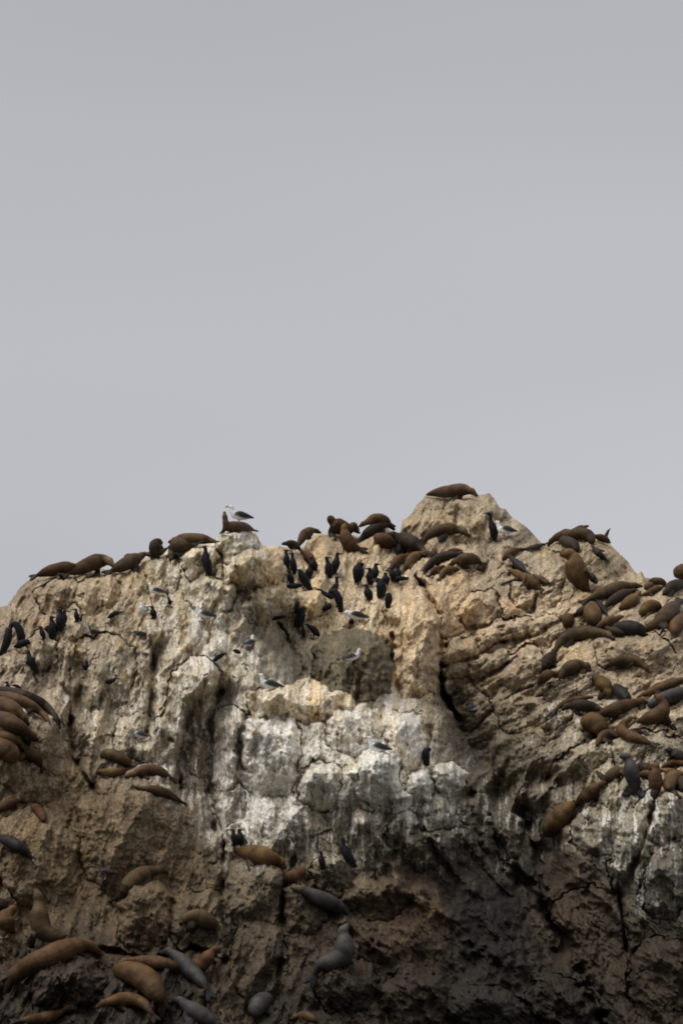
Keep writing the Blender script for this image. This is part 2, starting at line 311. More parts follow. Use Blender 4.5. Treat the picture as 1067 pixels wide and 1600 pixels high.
def rock_colour(px, py, tint, wx, wy, bid):
    ax = px + 26 * fbm(px / 60, py / 60, 201, 3); ay = py + 26 * fbm(px / 60, py / 60, 202, 3)
    tot = np.zeros(px.shape); acc = np.zeros(px.shape + (4,))
    for z in ZON:
        d2 = (ax - z[0]) ** 2 + (ay - z[1]) ** 2
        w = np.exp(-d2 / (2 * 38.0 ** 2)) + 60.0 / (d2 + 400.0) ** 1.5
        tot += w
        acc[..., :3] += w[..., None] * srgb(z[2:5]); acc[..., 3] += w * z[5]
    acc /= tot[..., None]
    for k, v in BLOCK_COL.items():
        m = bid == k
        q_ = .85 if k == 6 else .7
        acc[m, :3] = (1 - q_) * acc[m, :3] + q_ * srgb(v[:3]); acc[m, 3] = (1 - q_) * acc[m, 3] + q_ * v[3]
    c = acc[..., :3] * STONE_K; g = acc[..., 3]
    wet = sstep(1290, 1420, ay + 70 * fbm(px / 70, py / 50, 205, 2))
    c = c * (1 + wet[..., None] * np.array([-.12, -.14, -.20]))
    # mineral mottling
    m = 1 + .42 * fbm(px / 22, py / 26, 211, 4) + .55 * tint * .55 + .22 * fbm(px / 5, py / 6, 214, 2)
    c = c * np.clip(m, .35, 1.9)[..., None]
    och = sstep(.12, .5, fbm(px / 34, py / 40, 221, 3)) * .45
    c = c * (1 + och[..., None] * np.array([.18, .0, -.28]))
    # dark lichen and algae streaks, then white guano runs
    st = fbm(wx / 8, wy / 110, 231, 3, .65); st2 = fbm(wx / 6.0, wy / 150, 241, 3, .65); pat = fbm(px / 30, py / 36, 251, 3)
    dk = sstep(.04, .30, st + .35 * pat) * np.clip(.35 + .38 * g, 0, .75) * (1 - .5 * wet)
    c = c * (1 - dk[..., None] * np.array([.62, .60, .58]))
    thr = .42 - .66 * g
    gu = sstep(thr, thr + .13, st2 + .45 * pat + .2 * vn(px / 3, py / 3.5, 252)) * np.clip(.25 + g, 0, .9) * sstep(.06, .25, g)
    white = np.array([.82, .775, .69])
    k = (gu * .85)[..., None]
    return c * (1 - k) + white * k * (1 - .5 * wet[..., None]), wet

# ------------------------------------------------------------------ materials
def new_mat(name):
    m = bpy.data.materials.new(name); m.use_nodes = True
    t = m.node_tree; t.nodes.clear()
    o = N(t, 'ShaderNodeOutputMaterial'); b = N(t, 'ShaderNodeBsdfPrincipled')
    t.links.new(b.outputs[0], o.inputs[0])
    return m, t, b
def noise_node(t, scale, detail, vec, rough=.6):
    n = N(t, 'ShaderNodeTexNoise'); n.inputs['Scale'].default_value = scale; n.inputs['Detail'].default_value = detail; n.inputs['Roughness'].default_value = rough
    t.links.new(vec, n.inputs['Vector']); return n
def remap(t, src, a, b, c, d):
    r = N(t, 'ShaderNodeMapRange'); r.inputs[1].default_value = a; r.inputs[2].default_value = b; r.inputs[3].default_value = c; r.inputs[4].default_value = d
    t.links.new(src, r.inputs[0]); return r.outputs[0]
def mulcol(t, col, fac):
    v = N(t, 'ShaderNodeVectorMath', operation='SCALE'); t.links.new(col, v.inputs[0]); t.links.new(fac, v.inputs['Scale']); return v.outputs[0]
def make_rock_mat():
    m, t, b = new_mat('weathered_stone')
    a = N(t, 'ShaderNodeAttribute', attribute_name='Col'); g = N(t, 'ShaderNodeTexCoord')
    n1 = noise_node(t, 9, 8, g.outputs['Object'], .68); n2 = noise_node(t, 38, 5, g.outputs['Object'], .6)
    st = N(t, 'ShaderNodeMapping'); st.inputs['Scale'].default_value = (9, 9, 1.6); t.links.new(g.outputs['Object'], st.inputs[0])
    n3 = noise_node(t, 1.6, 6, st.outputs[0], .65)
    c = mulcol(t, a.outputs['Color'], remap(t, n1.outputs['Fac'], .34, .66, .68, 1.32))
    c = mulcol(t, c, remap(t, n3.outputs['Fac'], .34, .66, .66, 1.34))
    c = mulcol(t, c, remap(t, n2.outputs['Fac'], .3, .7, .72, 1.28))
    t.links.new(c, b.inputs['Base Color'])
    t.links.new(remap(t, a.outputs['Alpha'], 0, 1, .92, .68), b.inputs['Roughness'])
    b.inputs['Specular IOR Level'].default_value = .2
    add = N(t, 'ShaderNodeMath', operation='MULTIPLY_ADD'); t.links.new(n2.outputs['Fac'], add.inputs[0]); add.inputs[1].default_value = .35; t.links.new(n1.outputs['Fac'], add.inputs[2])
    bu = N(t, 'ShaderNodeBump'); bu.inputs['Strength'].default_value = .55; bu.inputs['Distance'].default_value = .07
    t.links.new(add.outputs[0], bu.inputs['Height']); t.links.new(bu.outputs[0], b.inputs['Normal'])
    return m
def make_skin_mat(name, rough, sc, bump, var, spec=.35):
    m, t, b = new_mat(name)
    a = N(t, 'ShaderNodeAttribute', attribute_name='Col'); g = N(t, 'ShaderNodeTexCoord')
    n1 = noise_node(t, sc, 6, g.outputs['Object'], .6); n2 = noise_node(t, sc * 6, 3, g.outputs['Object'], .6)
    c = mulcol(t, a.outputs['Color'], remap(t, n1.outputs['Fac'], .32, .68, 1 - var, 1 + var))
    c = mulcol(t, c, remap(t, n2.outputs['Fac'], .3, .7, 1 - var * .6, 1 + var * .6))
    t.links.new(c, b.inputs['Base Color'])
    b.inputs['Specular IOR Level'].default_value = spec
    t.links.new(remap(t, a.outputs['Alpha'], 0, 1, rough, rough * .55), b.inputs['Roughness'])
    bu = N(t, 'ShaderNodeBump'); bu.inputs['Strength'].default_value = bump; bu.inputs['Distance'].default_value = .03
    t.links.new(n1.outputs['Fac'], bu.inputs['Height']); t.links.new(bu.outputs[0], b.inputs['Normal'])
    return m
M_ROCK = make_rock_mat()
M_FUR = make_skin_mat('sea_lion_fur', .68, 5.0, .7, .32, .22)
M_FEATHER = make_skin_mat('feathers', .7, 18.0, .4, .25, .18)
def make_sea_mat():
    m, t, b = new_mat('sea_water')
    g = N(t, 'ShaderNodeTexCoord')
    n1 = noise_node(t, .35, 6, g.outputs['Object'], .6)
    b.inputs['Base Color'].default_value = (.018, .035, .038, 1); b.inputs['Roughness'].default_value = .12; b.inputs['IOR'].default_value = 1.33
    bu = N(t, 'ShaderNodeBump'); bu.inputs['Strength'].default_value = 1; bu.inputs['Distance'].default_value = .5
    t.links.new(n1.outputs['Fac'], bu.inputs['Height']); t.links.new(bu.outputs[0], b.inputs['Normal'])
    return m
M_SEA = make_sea_mat()

# ------------------------------------------------------------------ build the rock
def mesh_from(name, V, Q, cols=None, mat=None, smooth=True):
    me = bpy.data.meshes.new(name)
    V = np.ascontiguousarray(V, np.float32); Q = np.ascontiguousarray(Q, np.int32)
    me.vertices.add(len(V)); me.vertices.foreach_set('co', V.ravel())
    me.loops.add(Q.size); me.loops.foreach_set('vertex_index', Q.ravel())
    me.polygons.add(len(Q)); me.polygons.foreach_set('loop_start', np.arange(0, Q.size, Q.shape[1], dtype=np.int32))
    me.polygons.foreach_set('loop_total', np.full(len(Q), Q.shape[1], np.int32))
    me.polygons.foreach_set('use_smooth', np.full(len(Q), smooth))
    me.update(calc_edges=True); me.validate()
    if cols is not None: paint(me, cols)
    if mat: me.materials.append(mat)
    return me
def paint(me, cols):
    at_ = me.color_attributes.new('Col', 'FLOAT_COLOR', 'POINT')
    at_.data.foreach_set('color', np.ascontiguousarray(cols, np.float32).ravel())
def link(name, me, parent=None, loc=None):
    o = bpy.data.objects.new(name, me); COL.objects.link(o)
    if loc is not None: o.location = loc
    if parent: o.parent = parent
    return o

NCOL = 860
cols_px = np.concatenate([np.linspace(-420, -8, 70, endpoint=False), np.linspace(-8, 1075, NCOL), np.linspace(1075, 1490, 71)[1:]])
NR_IN, NR_LOW, NR_BACK = 640, 36, 34
sk = skyline(cols_px) + 4.0 * fbm(cols_px / 16, cols_px * 0 + 3.3, 301, 4) + 1.2 * vn(cols_px / 3, cols_px * 0, 302)
vv = np.concatenate([np.linspace(0, 1, NR_IN) ** 1.06])
mid = np.maximum(sk + 20, 1612.0)
PY = np.concatenate([sk[None] + vv[:, None] * (mid - sk)[None], mid[None] + np.linspace(0, 1, NR_LOW + 1)[1:, None] * (np.maximum(mid + 10, 1790) - mid)[None]], 0)
PX = np.broadcast_to(cols_px[None], PY.shape).copy()
D, BID, TINT, WX, WY = rock_depth(PX, PY)
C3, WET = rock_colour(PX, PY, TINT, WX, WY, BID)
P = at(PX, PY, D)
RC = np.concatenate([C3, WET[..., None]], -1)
# the far side: falls away from the crest into the sea
top = P[0]; s = np.linspace(0, 1, NR_BACK + 1)[1:]
back = np.zeros((NR_BACK,) + top.shape)
for i, t in enumerate(s):
    nz = fbm(cols_px / 40, np.full(cols_px.shape, 6.0 * t), 401, 4)
    back[i, :, 0] = top[:, 0] * (1 + .25 * t) + .5 * t * nz
    back[i, :, 1] = top[:, 1] + 20 * t ** 1.15 + 1.2 * nz * min(1, 4 * t)
    back[i, :, 2] = top[:, 2] * (1 - t ** 1.3) - 2.2 * t + 1.1 * nz * min(1, 5 * t) * (1 - t) - .25 * min(1, 6 * t)
P = np.concatenate([back[::-1], P], 0)
RC = np.concatenate([np.broadcast_to(RC[0][None], back.shape[:2] + (4,)), RC], 0)
BID = np.concatenate([np.full(back.shape[:2], -1), BID], 0)
nr, ncl = BID.shape
idx = np.arange(nr * ncl).reshape(nr, ncl)
QUAD = np.stack([idx[:-1, :-1], idx[1:, :-1], idx[1:, 1:], idx[:-1, 1:]], -1).reshape(-1, 4)
FB = BID[:-1, :-1].ravel()
VV = P.reshape(-1, 3); CC = RC.reshape(-1, 4)
rock = link('sea_rock', None)
rock['kind'] = 'structure'
base = None
def sub(mask):
    q = QUAD[mask]; u, inv = np.unique(q, return_inverse=True)
    return u, inv.reshape(-1, 4)
def shell_close(V, q, C, push=.55):
    """give a patch of the face a back and sides, so it is a solid block"""
    e = np.concatenate([q[:, [0, 1]], q[:, [1, 2]], q[:, [2, 3]], q[:, [3, 0]]])
    key = set(map(tuple, e.tolist()))
    rim = np.array([(a, b) for a, b in key if (b, a) not in key], int).reshape(-1, 2)
    n = len(V); V2 = V + np.array([0, push, -.05])
    sides = np.stack([rim[:, 1], rim[:, 0], rim[:, 0] + n, rim[:, 1] + n], -1)
    return np.concatenate([V, V2]), np.concatenate([q, q[:, ::-1] + n, sides]), np.concatenate([C, C])
named = []
for k in range(len(BLOCKS)):
    if (FB == k).sum() > 150: named.append(k)
keep = ~np.isin(FB, named)
u, q = sub(keep)
rock.name = 'sea_rock'
bpy.data.objects.remove(rock)
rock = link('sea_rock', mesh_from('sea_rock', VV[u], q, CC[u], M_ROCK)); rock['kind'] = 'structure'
for k in named:
    u, q = sub(FB == k)
    V, q, C = shell_close(VV[u], q, CC[u])
    o = V.mean(0)
    link('boulder', mesh_from('boulder', V - o, q, C, M_ROCK), rock, o)

# sea to the horizon
S = 9000.0
ring = [(-S, -S), (S, -S), (S, S), (-S, S)]
sea = link('sea', mesh_from('sea', np.array([(x, y, 0) for x, y in ring]), np.array([[0, 1, 2, 3]]), None, M_SEA, False)); sea['kind'] = 'structure'

# depth of the finished face on a 2-pixel grid, for standing the animals on it
lx = np.arange(-40, 1111, 2.0); ly = np.arange(750, 1661, 2.0)
LX, LY = np.meshgrid(lx, ly)
LD = rock_depth(LX, np.maximum(LY, skyline(LX) + 4))[0]
def face(px, py):
    py = max(py, float(skyline(px)) + 5)
    return float(bil(LD, -40, 750, 2.0, np.array([float(px)]), np.array([float(py)]))[0])
def face_near(px, py, r, q):
    v = [face(px + r * a, py + r * b) for a, b in ((0, 0), (.7, 0), (-.7, 0), (0, .7), (0, -.7), (.5, .5), (-.5, .5), (.5, -.5), (-.5, -.5))]
    return float(np.quantile(v, q))

# ------------------------------------------------------------------ animal surfaces
def catmull(pts, n):
    p = np.asarray(pts, float)
    if len(p) == 2: p = np.stack([p[0], (p[0] + p[1]) / 2, p[1]])
    ext = np.concatenate([[2 * p[0] - p[1]], p, [2 * p[-1] - p[-2]]])
    L = np.concatenate([[0], np.cumsum(np.linalg.norm(np.diff(p[:, :3], axis=0), axis=1))]); L /= L[-1]
    out = []
    for t in np.linspace(0, 1, n):
        i = min(np.searchsorted(L, t, 'right') - 1, len(p) - 2); i = max(i, 0)
        f = (t - L[i]) / max(L[i + 1] - L[i], 1e-9)
        a, b, c, d = ext[i], ext[i + 1], ext[i + 2], ext[i + 3]
        out.append(.5 * ((2 * b) + (-a + c) * f + (2 * a - 5 * b + 4 * c - d) * f * f + (-a + 3 * b - 3 * c + d) * f ** 3))
    return np.array(out)
def tube(C, R, up, flat=1.0, ns=12):
    """closed swept tube; flat < 1 squashes it along 'up'"""
    n = len(C); T = np.gradient(C, axis=0); T /= np.linalg.norm(T, axis=1)[:, None] + 1e-9
    V = []; Q = []
    for i in range(n):
        s_ = np.cross(T[i], up); ln = np.linalg.norm(s_)
        if ln < 1e-3: s_ = np.array([1, 0, 0.]); ln = 1
        s_ = s_ / ln; w = np.cross(s_, T[i])
        for k in range(ns):
            a = 2 * pi * k / ns
            V.append(C[i] + R[i] * (cos(a) * s_ + flat * sin(a) * w))
    for i in range(n - 1):
        for k in range(ns):
            k2 = (k + 1) % ns
            Q.append((i * ns + k, i * ns + k2, (i + 1) * ns + k2, (i + 1) * ns + k))
    V.append(C[0] - T[0] * R[0] * .6); V.append(C[-1] + T[-1] * R[-1] * .6)
    a, b = len(V) - 2, len(V) - 1
    for k in range(ns):
        k2 = (k + 1) % ns
        Q.append((a, k2, k)); Q.append((b, (n - 1) * ns + k, (n - 1) * ns + k2))
    return V, Q
JOBS = []
class Body:
    def __init__(s): s.V = []; s.Q = []; s.smp = []
    def add(s, C, R, col, up=(0, -.6, .8), flat=1.0, ns=12):
        C = np.asarray(C, float); R = np.asarray(R, float)
        v, q = tube(C, R, np.asarray(up, float), flat, ns)
        o = len(s.V); s.V += v; s.Q += [tuple(o + i for i in f) for f in q]
        col = np.asarray(col, float)
        if col.ndim == 1: col = np.broadcast_to(col, (len(C), len(col)))
        s.smp.append((C, R * (flat if flat < 1 else 1), col))
    def finish(s, name, label, cat, group, mat, vox, sm=3):
        V = np.array(s.V); lo = V.min(0); hi = V.max(0); org = np.array([(lo[0] + hi[0]) / 2, (lo[1] + hi[1]) / 2, lo[2]])
        me = bpy.data.meshes.new(name); me.from_pydata((V - org).tolist(), [], s.Q)
        o = link(name, me, None, org)
        o['label'] = label; o['category'] = cat; o['group'] = group
        r = o.modifiers.new('r', 'REMESH'); r.mode = 'VOXEL'; r.voxel_size = vox; r.use_smooth_shade = True
        f = o.modifiers.new('s', 'SMOOTH'); f.factor = .5; f.iterations = sm
        C = np.concatenate([a for a, _, _ in s.smp]) - org; R = np.concatenate([b for _, b, _ in s.smp]); K = np.concatenate([c for _, _, c in s.smp])
        JOBS.append((o, C, R, K, mat))
        return o
def bake_all():
    bpy.context.view_layer.update()
    dg = bpy.context.evaluated_depsgraph_get()
    res = [bpy.data.meshes.new_from_object(o.evaluated_get(dg)) for o, *_ in JOBS]
    for (o, C, R, K, mat), me in zip(JOBS, res):
        old = o.data; o.modifiers.clear(); me.name = o.name; o.data = me; bpy.data.meshes.remove(old)
        n = len(me.vertices); v = np.zeros(n * 3, np.float32); me.vertices.foreach_get('co', v); v = v.reshape(-1, 3)
        d = np.sqrt(((v[:, None] - C[None]) ** 2).sum(-1)) - R[None]
        w = np.exp(-(d - d.min(1, keepdims=True)) / .012); w /= w.sum(1, keepdims=True)
        kc = w @ K
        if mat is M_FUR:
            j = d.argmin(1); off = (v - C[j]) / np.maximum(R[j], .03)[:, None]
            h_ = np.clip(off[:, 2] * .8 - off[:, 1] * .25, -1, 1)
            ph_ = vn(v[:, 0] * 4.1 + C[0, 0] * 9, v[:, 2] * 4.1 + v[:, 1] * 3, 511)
            kc[:, :3] *= np.interp(h_ + .7 * ph_, [-.7, .1, .9], [.50, .9, 1.5])[:, None]  # naturally darker belly, with lit top and shaded underside also put into the colour
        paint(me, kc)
        if me.color_attributes: me.color_attributes.active_color_index = 0
        me.materials.clear(); me.materials.append(mat)
        me.polygons.foreach_set('use_smooth', np.ones(len(me.polygons), bool))

# ------------------------------------------------------------------ sea lions
FUR = {'brown': (.053, .027, .010), 'gold': (.069, .038, .013), 'dark': (.022, .014, .007), 'black': (.014, .0105, .0085), 'grey': (.034, .030, .028), 'red': (.052, .023, .009), 'olive': (.047, .029, .012)}
LION_T = np.array([0, .03, .065, .11, .17, .25, .36, .50, .64, .78, .89, .96, 1.0])
LION_R = {'lie': np.array([.17, .25, .40, .48, .50, .63, .91, 1.0, .93, .72, .44, .26, .16]),
          'egg': np.array([.30, .40, .52, .66, .78, .90, .98, 1.0, .96, .86, .66, .47, .28]),
          'bull': np.array([.18, .27, .42, .50, .58, .84, 1.0, .98, .90, .72, .44, .26, .16])}
rng = random.Random(7)
LIONS_GROUP = 'sea lions hauled out on the rock'
def lion(label, fur, thick, pts, shape='lie', fl=None, hind=True, lift=0.34, plane=None, face_col=None):
    """pts: spine from nose to tail in photo pixels; thick: body thickness in photo pixels; fl: list of flippers, each root -> tip pixels"""
    n = 30; thick = thick * 1.06
    sp = catmull(pts, n)
    t = np.linspace(0, 1, n)
    prof = np.interp(t, LION_T, LION_R[shape])
    ph = rng.random() * 50
    fold = 1 + .02 * np.array([sin(17 * u_ + ph) + .7 * sin(31 * u_ + 2 * ph) for u_ in t]) * np.clip((t - .1) * 6, 0, 1)
    rp_ = thick / 2.0 * prof * fold
    dep = []
    for (x, y), r in zip(sp, rp_):
        d = face_near(x, y + .35 * r, max(r, 4), .25)
        dep.append(d)
    dep = np.array(dep)
    lin = np.polyval(np.polyfit(t, dep, 2), t)
    k = np.ones(7) / 7; sm = np.convolve(np.pad(dep, 3, mode='edge'), k, 'valid')
    dep2 = .5 * lin + .5 * sm
    if plane is not None:                      # sits up: the body stays over its base, in front of the slope
        b0 = max(min(face(*plane), float(np.quantile(dep, .1))), face(*plane) - 1.2); dep2 = np.full(n, b0)
    rm = rp_ * dep2 / F
    # keep the body out of the stone: at most half buried
    over = np.convolve(np.pad(np.minimum(dep - dep2, 0), 3, mode='edge'), k, 'valid')
    dep3 = dep2 + over * .85 - lift * rm
    C = at(sp[:, 0], sp[:, 1], dep3)
    base = np.array(FUR[fur]) * (1.0 + .4 * rng.random())
    col = np.zeros((n, 4)); col[:, :3] = base; col[:, 3] = .1 + (.25 if fur in ('grey', 'black') else 0)
    warm = np.interp(t, [0, .10, .3, .7, .9, 1], [.8, 1.35, 1.15, .95, .7, .45]); col[:, :3] *= warm[:, None]
    if face_col: col[t < .13, :3] = face_col
    col[t < .035, :3] *= .35
    b = Body(); b.add(C, rm, col, ns=14)
    if shape != 'egg' and thick > 10:          # skull with its raised forehead, and the muzzle
        Rm = thick / 2.0 * dep3[2] / F; ax_ = C[0] - C[4]; ax_ /= np.linalg.norm(ax_); upv = np.array([0, -.35, .94])
        hc = C[3] + upv * .08 * Rm
        b.add(np.array([hc - ax_ * .5 * Rm, hc - ax_ * .25 * Rm, hc, hc + ax_ * .25 * Rm, hc + ax_ * .42 * Rm]), np.array([.42, .49, .51, .43, .28]) * Rm, col[3], ns=12)
        b.add(np.array([C[2], C[0], C[0] + ax_ * .2 * Rm]), np.array([.38, .30, .22]) * Rm, np.array([col[3], col[2] * .8, col[0] * .4]), ns=10)
    dark = np.array([*(base * .22 + .004), .4])
    # hind flippers
    tail = C[-1]; dirv = C[-1] - C[-4]; dirv /= np.linalg.norm(dirv)
    R0 = thick / 2.0 * dep3[-1] / F
    if hind:
        side = np.cross(dirv, np.array([0, -.7, .7])); side /= np.linalg.norm(side)
        for sg in (-1, 1):
            q = np.array([C[-3], tail + dirv * .25 * R0 + sg * side * .25 * R0, tail + dirv * 1.0 * R0 + sg * side * .55 * R0])
            b.add(catmull(q, 8), np.array([.3, .32, .34, .36, .38, .38, .33, .2]) * R0, dark, flat=.45, ns=10)
    if not fl and (fl is None or (thick > 9 and shape != 'egg')):
        i = int(n * .36); j = int(n * .30)
        d2 = sp[i + 1] - sp[i - 1]; d2 = d2 / np.linalg.norm(d2)
        nrm = np.array([-d2[1], d2[0]]); nrm = nrm if nrm[1] > 0 else -nrm
        r0 = rp_[i]
        fl = [[tuple(sp[i] + nrm * .35 * r0), tuple(sp[i] + nrm * 1.25 * r0 + d2 * .3 * r0), tuple(sp[i] + nrm * 1.7 * r0 + d2 * 1.2 * r0)]]
    for f in (fl or []):
        f = [tuple(p) for p in f]
        d0 = min(float(np.interp(0.4, t, dep3)), face_near(f[0][0], f[0][1], 4, .5)) if False else None
        ii = int(np.argmin(((sp - np.array(f[0])) ** 2).sum(1)))
        root = C[ii]; mw = max(.055, .52 * thick / 2.0 * dep3[ii] / F)
        pp = []
        for kx, (x, y) in enumerate(f):
            dd = dep3[ii] - .75 * rm[ii] if kx == 0 else min(face_near(x, y, 4, .3) - .03, dep3[ii] + .35)
            if kx: dd = .5 * dd + .5 * max(dd, dep3[ii] - rm[ii])
            pp.append(at(np.array([x]), np.array([y]), np.array([dd]))[0])
        cc = catmull(np.array(pp), 10)
        b.add(cc, mw * np.array([.9, 1, 1.05, 1.05, 1, .95, .88, .78, .62, .4]), dark, up=(0, -1, .35), flat=.42, ns=10)
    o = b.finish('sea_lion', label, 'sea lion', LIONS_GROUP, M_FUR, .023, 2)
    return o

#LIONS
# --- along the left crest
lion('dark reddish sea lion lying lowest on the left skyline', 'red', 20, [(122,890),(112,885),(92,889),(72,894),(56,900)], shape='bull')
lion('brown sea lion on the left skyline with pale patches on its face', 'brown', 24, [(178,884),(168,876),(150,878),(128,887),(104,897)], shape='bull', face_col=(.16,.12,.06))
lion('brown sea lion draped over the left ridge between pale-faced neighbour and upright head', 'olive', 22, [(227,866),(215,872),(197,881),(172,893)], shape='bull')
lion('slender brown sea lion stretched along the ridge below the upright dark head', 'brown', 12, [(222,864),(234,866),(248,864),(263,856)])
lion('dark sea lion holding its head upright on the left skyline', 'dark', 18, [(253,848),(245,846),(242,853),(243,864),(250,872)], fl=[], hind=False)
lion('dark hump of a sea lion just behind the left ridge', 'dark', 9, [(195,871),(202,869),(210,870)], shape='egg', fl=[], hind=False)
lion('long brown sea lion lying on the skyline left of the gull block', 'brown', 18, [(265,847),(277,843),(292,842),(315,842),(340,847)], shape='bull')
lion('brown sea lion slumped head down in the cleft left of the rounded block', 'olive', 27, [(268,874),(270,864),(279,854),(293,850),(306,849)], fl=[])
lion('sea lion on the square block with its neck raised beside a gull', 'brown', 17, [(351,801),(352,811),(355,822),(366,823),(382,823),(398,829)], fl=[[(354,822),(349,829),(344,834)]])
# --- saddle between the block and the peak
lion('small dark sea lion low on the saddle skyline right of the gull block', 'dark', 12, [(441,850),(452,849),(462,852),(470,859)])
lion('brown sea lion curving down the left end of the saddle', 'brown', 15, [(500,832),(488,829),(477,834),(470,845),(466,855)])
lion('brown sea lion behind two upright cormorants under the saddle', 'red', 14, [(470,862),(480,868),(487,874),(492,882)], fl=[])
lion('thick brown sea lion with rounded head on the saddle skyline', 'brown', 25, [(515,809),(519,815),(530,823),(541,826),(550,828)], fl=[])
lion('sea lion sitting up with pointed nose in the middle of the saddle', 'brown', 22, [(539,820),(538,829),(541,842),(551,853),(564,858)], fl=[[(541,846),(540,856),(548,862)]], plane=(548,856))
lion('brown sea lion head and neck peering between two saddle sleepers', 'red', 14, [(560,829),(553,822),(548,828),(547,836)], fl=[], hind=False)
lion('pale golden sea lion highest on the saddle skyline', 'gold', 16, [(562,822),(573,816),(588,810),(602,812),(612,820)], fl=[])
lion('dark brown sea lion lying just under the pale golden one', 'dark', 18, [(615,827),(606,820),(592,823),(576,832),(559,846)])
lion('round brown sea lion curled at the foot of the peak', 'brown', 22, [(587,838),(594,842),(604,846),(614,850)], shape='egg', fl=[])
lion('very dark big sea lion sloping down from the saddle to the pile', 'dark', 25, [(608,836),(617,838),(632,844),(648,851),(664,862)], fl=[[(630,850),(622,860),(616,868)]])
# --- on the peak
lion('brown sea lion sprawled on the very top of the peak', 'brown', 20, [(744,774),(736,768),(720,765),(700,768),(680,770),(666,773)], shape='bull', hind=False, face_col=(.17,.10,.05))
lion('olive brown sea lion lying alone across the peak face', 'olive', 19, [(732,837),(722,829),(702,827),(682,830),(668,838),(660,850)], fl=[[(697,836),(686,844),(675,852)]])
# --- the pile right of the cormorants
lion('slender brown sea lion reaching down left to the cormorants', 'brown', 13, [(642,866),(631,870),(619,877),(608,890)])
lion('golden brown sea lion arched downhill beside the cormorants', 'gold', 16, [(668,865),(656,866),(644,873),(636,884),(629,893)], fl=[[(643,876),(643,886),(644,896)]])
lion('brown sea lion squeezed above the golden arched one', 'brown', 11, [(636,862),(648,857),(660,860),(670,865)], fl=[])
lion('small dark red sea lion head poking up over the pile', 'red', 11, [(677,858),(678,864),(673,871)], shape='egg', fl=[], hind=False)
lion('long dark sea lion stretched across the middle of the pile', 'dark', 16, [(727,866),(712,866),(692,870),(674,879),(661,892)], fl=[[(685,874),(674,883),(665,893)]])
lion('sea lion with pale back stripe at the right end of the pile', 'olive', 19, [(704,882),(715,876),(730,873),(742,874),(752,880)], fl=[])
lion('thin tan sea lion lying at the back of the pile', 'gold', 7, [(724,860),(714,859),(704,860),(696,862)], fl=[], hind=False)
lion('reddish sea lion wedged in the front of the pile', 'red', 11, [(694,884),(686,888),(678,892),(670,899)], fl=[])
lion('golden sea lion crawling down the front of the pile', 'gold', 13, [(717,890),(706,889),(694,894),(686,905)], fl=[])
lion('small reddish sea lion half hidden behind a stone right of the pile', 'red', 9, [(744,888),(750,888),(757,890)], shape='egg', fl=[], hind=False)
# --- ridge right of the peak
lion('thin dark sea lion flattened along the notch right of the peak', 'dark', 9, [(812,857),(824,858),(838,854),(854,849)], fl=[])
lion('golden sea lion bending down left below the notch', 'gold', 14, [(785,875),(791,868),(800,862),(813,858)], fl=[])
lion('nearly black sea lion sloping down under the golden bending one', 'black', 13, [(796,869),(803,876),(812,885),(823,895)], fl=[])
lion('golden brown sea lion with arched neck in the cleft', 'gold', 13, [(794,891),(803,894),(812,899),(819,905),(817,913)], fl=[[(811,903),(798,908),(783,913)]])
lion('brown sea lion lying right of the arched-neck one', 'brown', 17, [(822,898),(828,905),(836,913),(845,921)], fl=[])
lion('flat brown sea lion trailing right from the cleft', 'olive', 11, [(832,898),(843,904),(852,909),(861,913)], fl=[])
# --- right crest
lion('brown sea lion draped along the right crest with its neck hanging left', 'brown', 17, [(856,852),(864,843),(876,838),(895,835),(915,834)], fl=[])
lion('dark sea lion flat on the right crest skyline', 'dark', 9, [(871,833),(880,831),(890,831),(898,833)], fl=[], hind=False)
lion('sea lion lifting its snout to the right on the crest skyline', 'gold', 10, [(919,822),(910,824),(900,828),(890,833)], fl=[], hind=False)
lion('olive sea lion arched broadly over the right crest', 'olive', 20, [(884,840),(896,835),(910,834),(921,839),(925,849)], shape='egg', fl=[], hind=False)
lion('dark brown sea lion hanging down the face below the right crest', 'dark', 19, [(876,842),(886,847),(896,853),(901,862)], shape='egg', fl=[], hind=False)
lion('sea lion on the right crest waving a hind flipper in the air', 'brown', 12, [(924,837),(934,839),(945,843),(954,849)], fl=[[(944,842),(948,833),(953,825)]], hind=False)
lion('nearly black sea lion hanging down the right crest face', 'black', 11, [(924,851),(930,860),(938,868),(949,876)], fl=[[(930,858),(938,860),(945,861)]])
lion('large golden brown sea lion sitting upright looking left', 'gold', 34, [(879,866),(888,867),(896,873),(898,885),(903,900),(911,914),(920,924)], fl=[[(915,893),(924,902),(932,911)]], hind=False, plane=(912,916))
# --- upper right slope
lion('long brown sea lion stretched out below the upright golden one', 'olive', 19, [(1001,916),(990,915),(970,916),(948,924),(928,932),(912,940)], fl=[])
lion('round-headed sea lion looking out over the long brown one', 'gold', 13, [(934,918),(934,923),(937,930)], shape='egg', fl=[], hind=False)
lion('dark sea lion tucked beneath the long brown one', 'dark', 15, [(996,923),(984,924),(968,930),(952,941),(942,951)], fl=[])
lion('golden sea lion with raised pointed shoulder on the upper right slope', 'gold', 18, [(999,925),(994,930),(986,938),(976,945),(966,951)], fl=[[(994,938),(996,945),(997,951)]], hind=False)
lion('black sea lion showing only flippers beside the round golden back', 'black', 10, [(929,936),(936,944),(943,953),(948,962)], fl=[])
lion('dark sea lion head resting left of the round golden back', 'dark', 13, [(900,960),(908,955),(918,951)], shape='egg', fl=[], hind=False)
lion('round golden back of a sea lion facing away', 'gold', 28, [(925,946),(924,956),(927,966),(932,973)], shape='egg', fl=[], hind=False)
lion('small round brown sea lion at the left edge of the upper right group', 'brown', 20, [(888,963),(887,970),(885,978)], shape='egg', fl=[], hind=False)
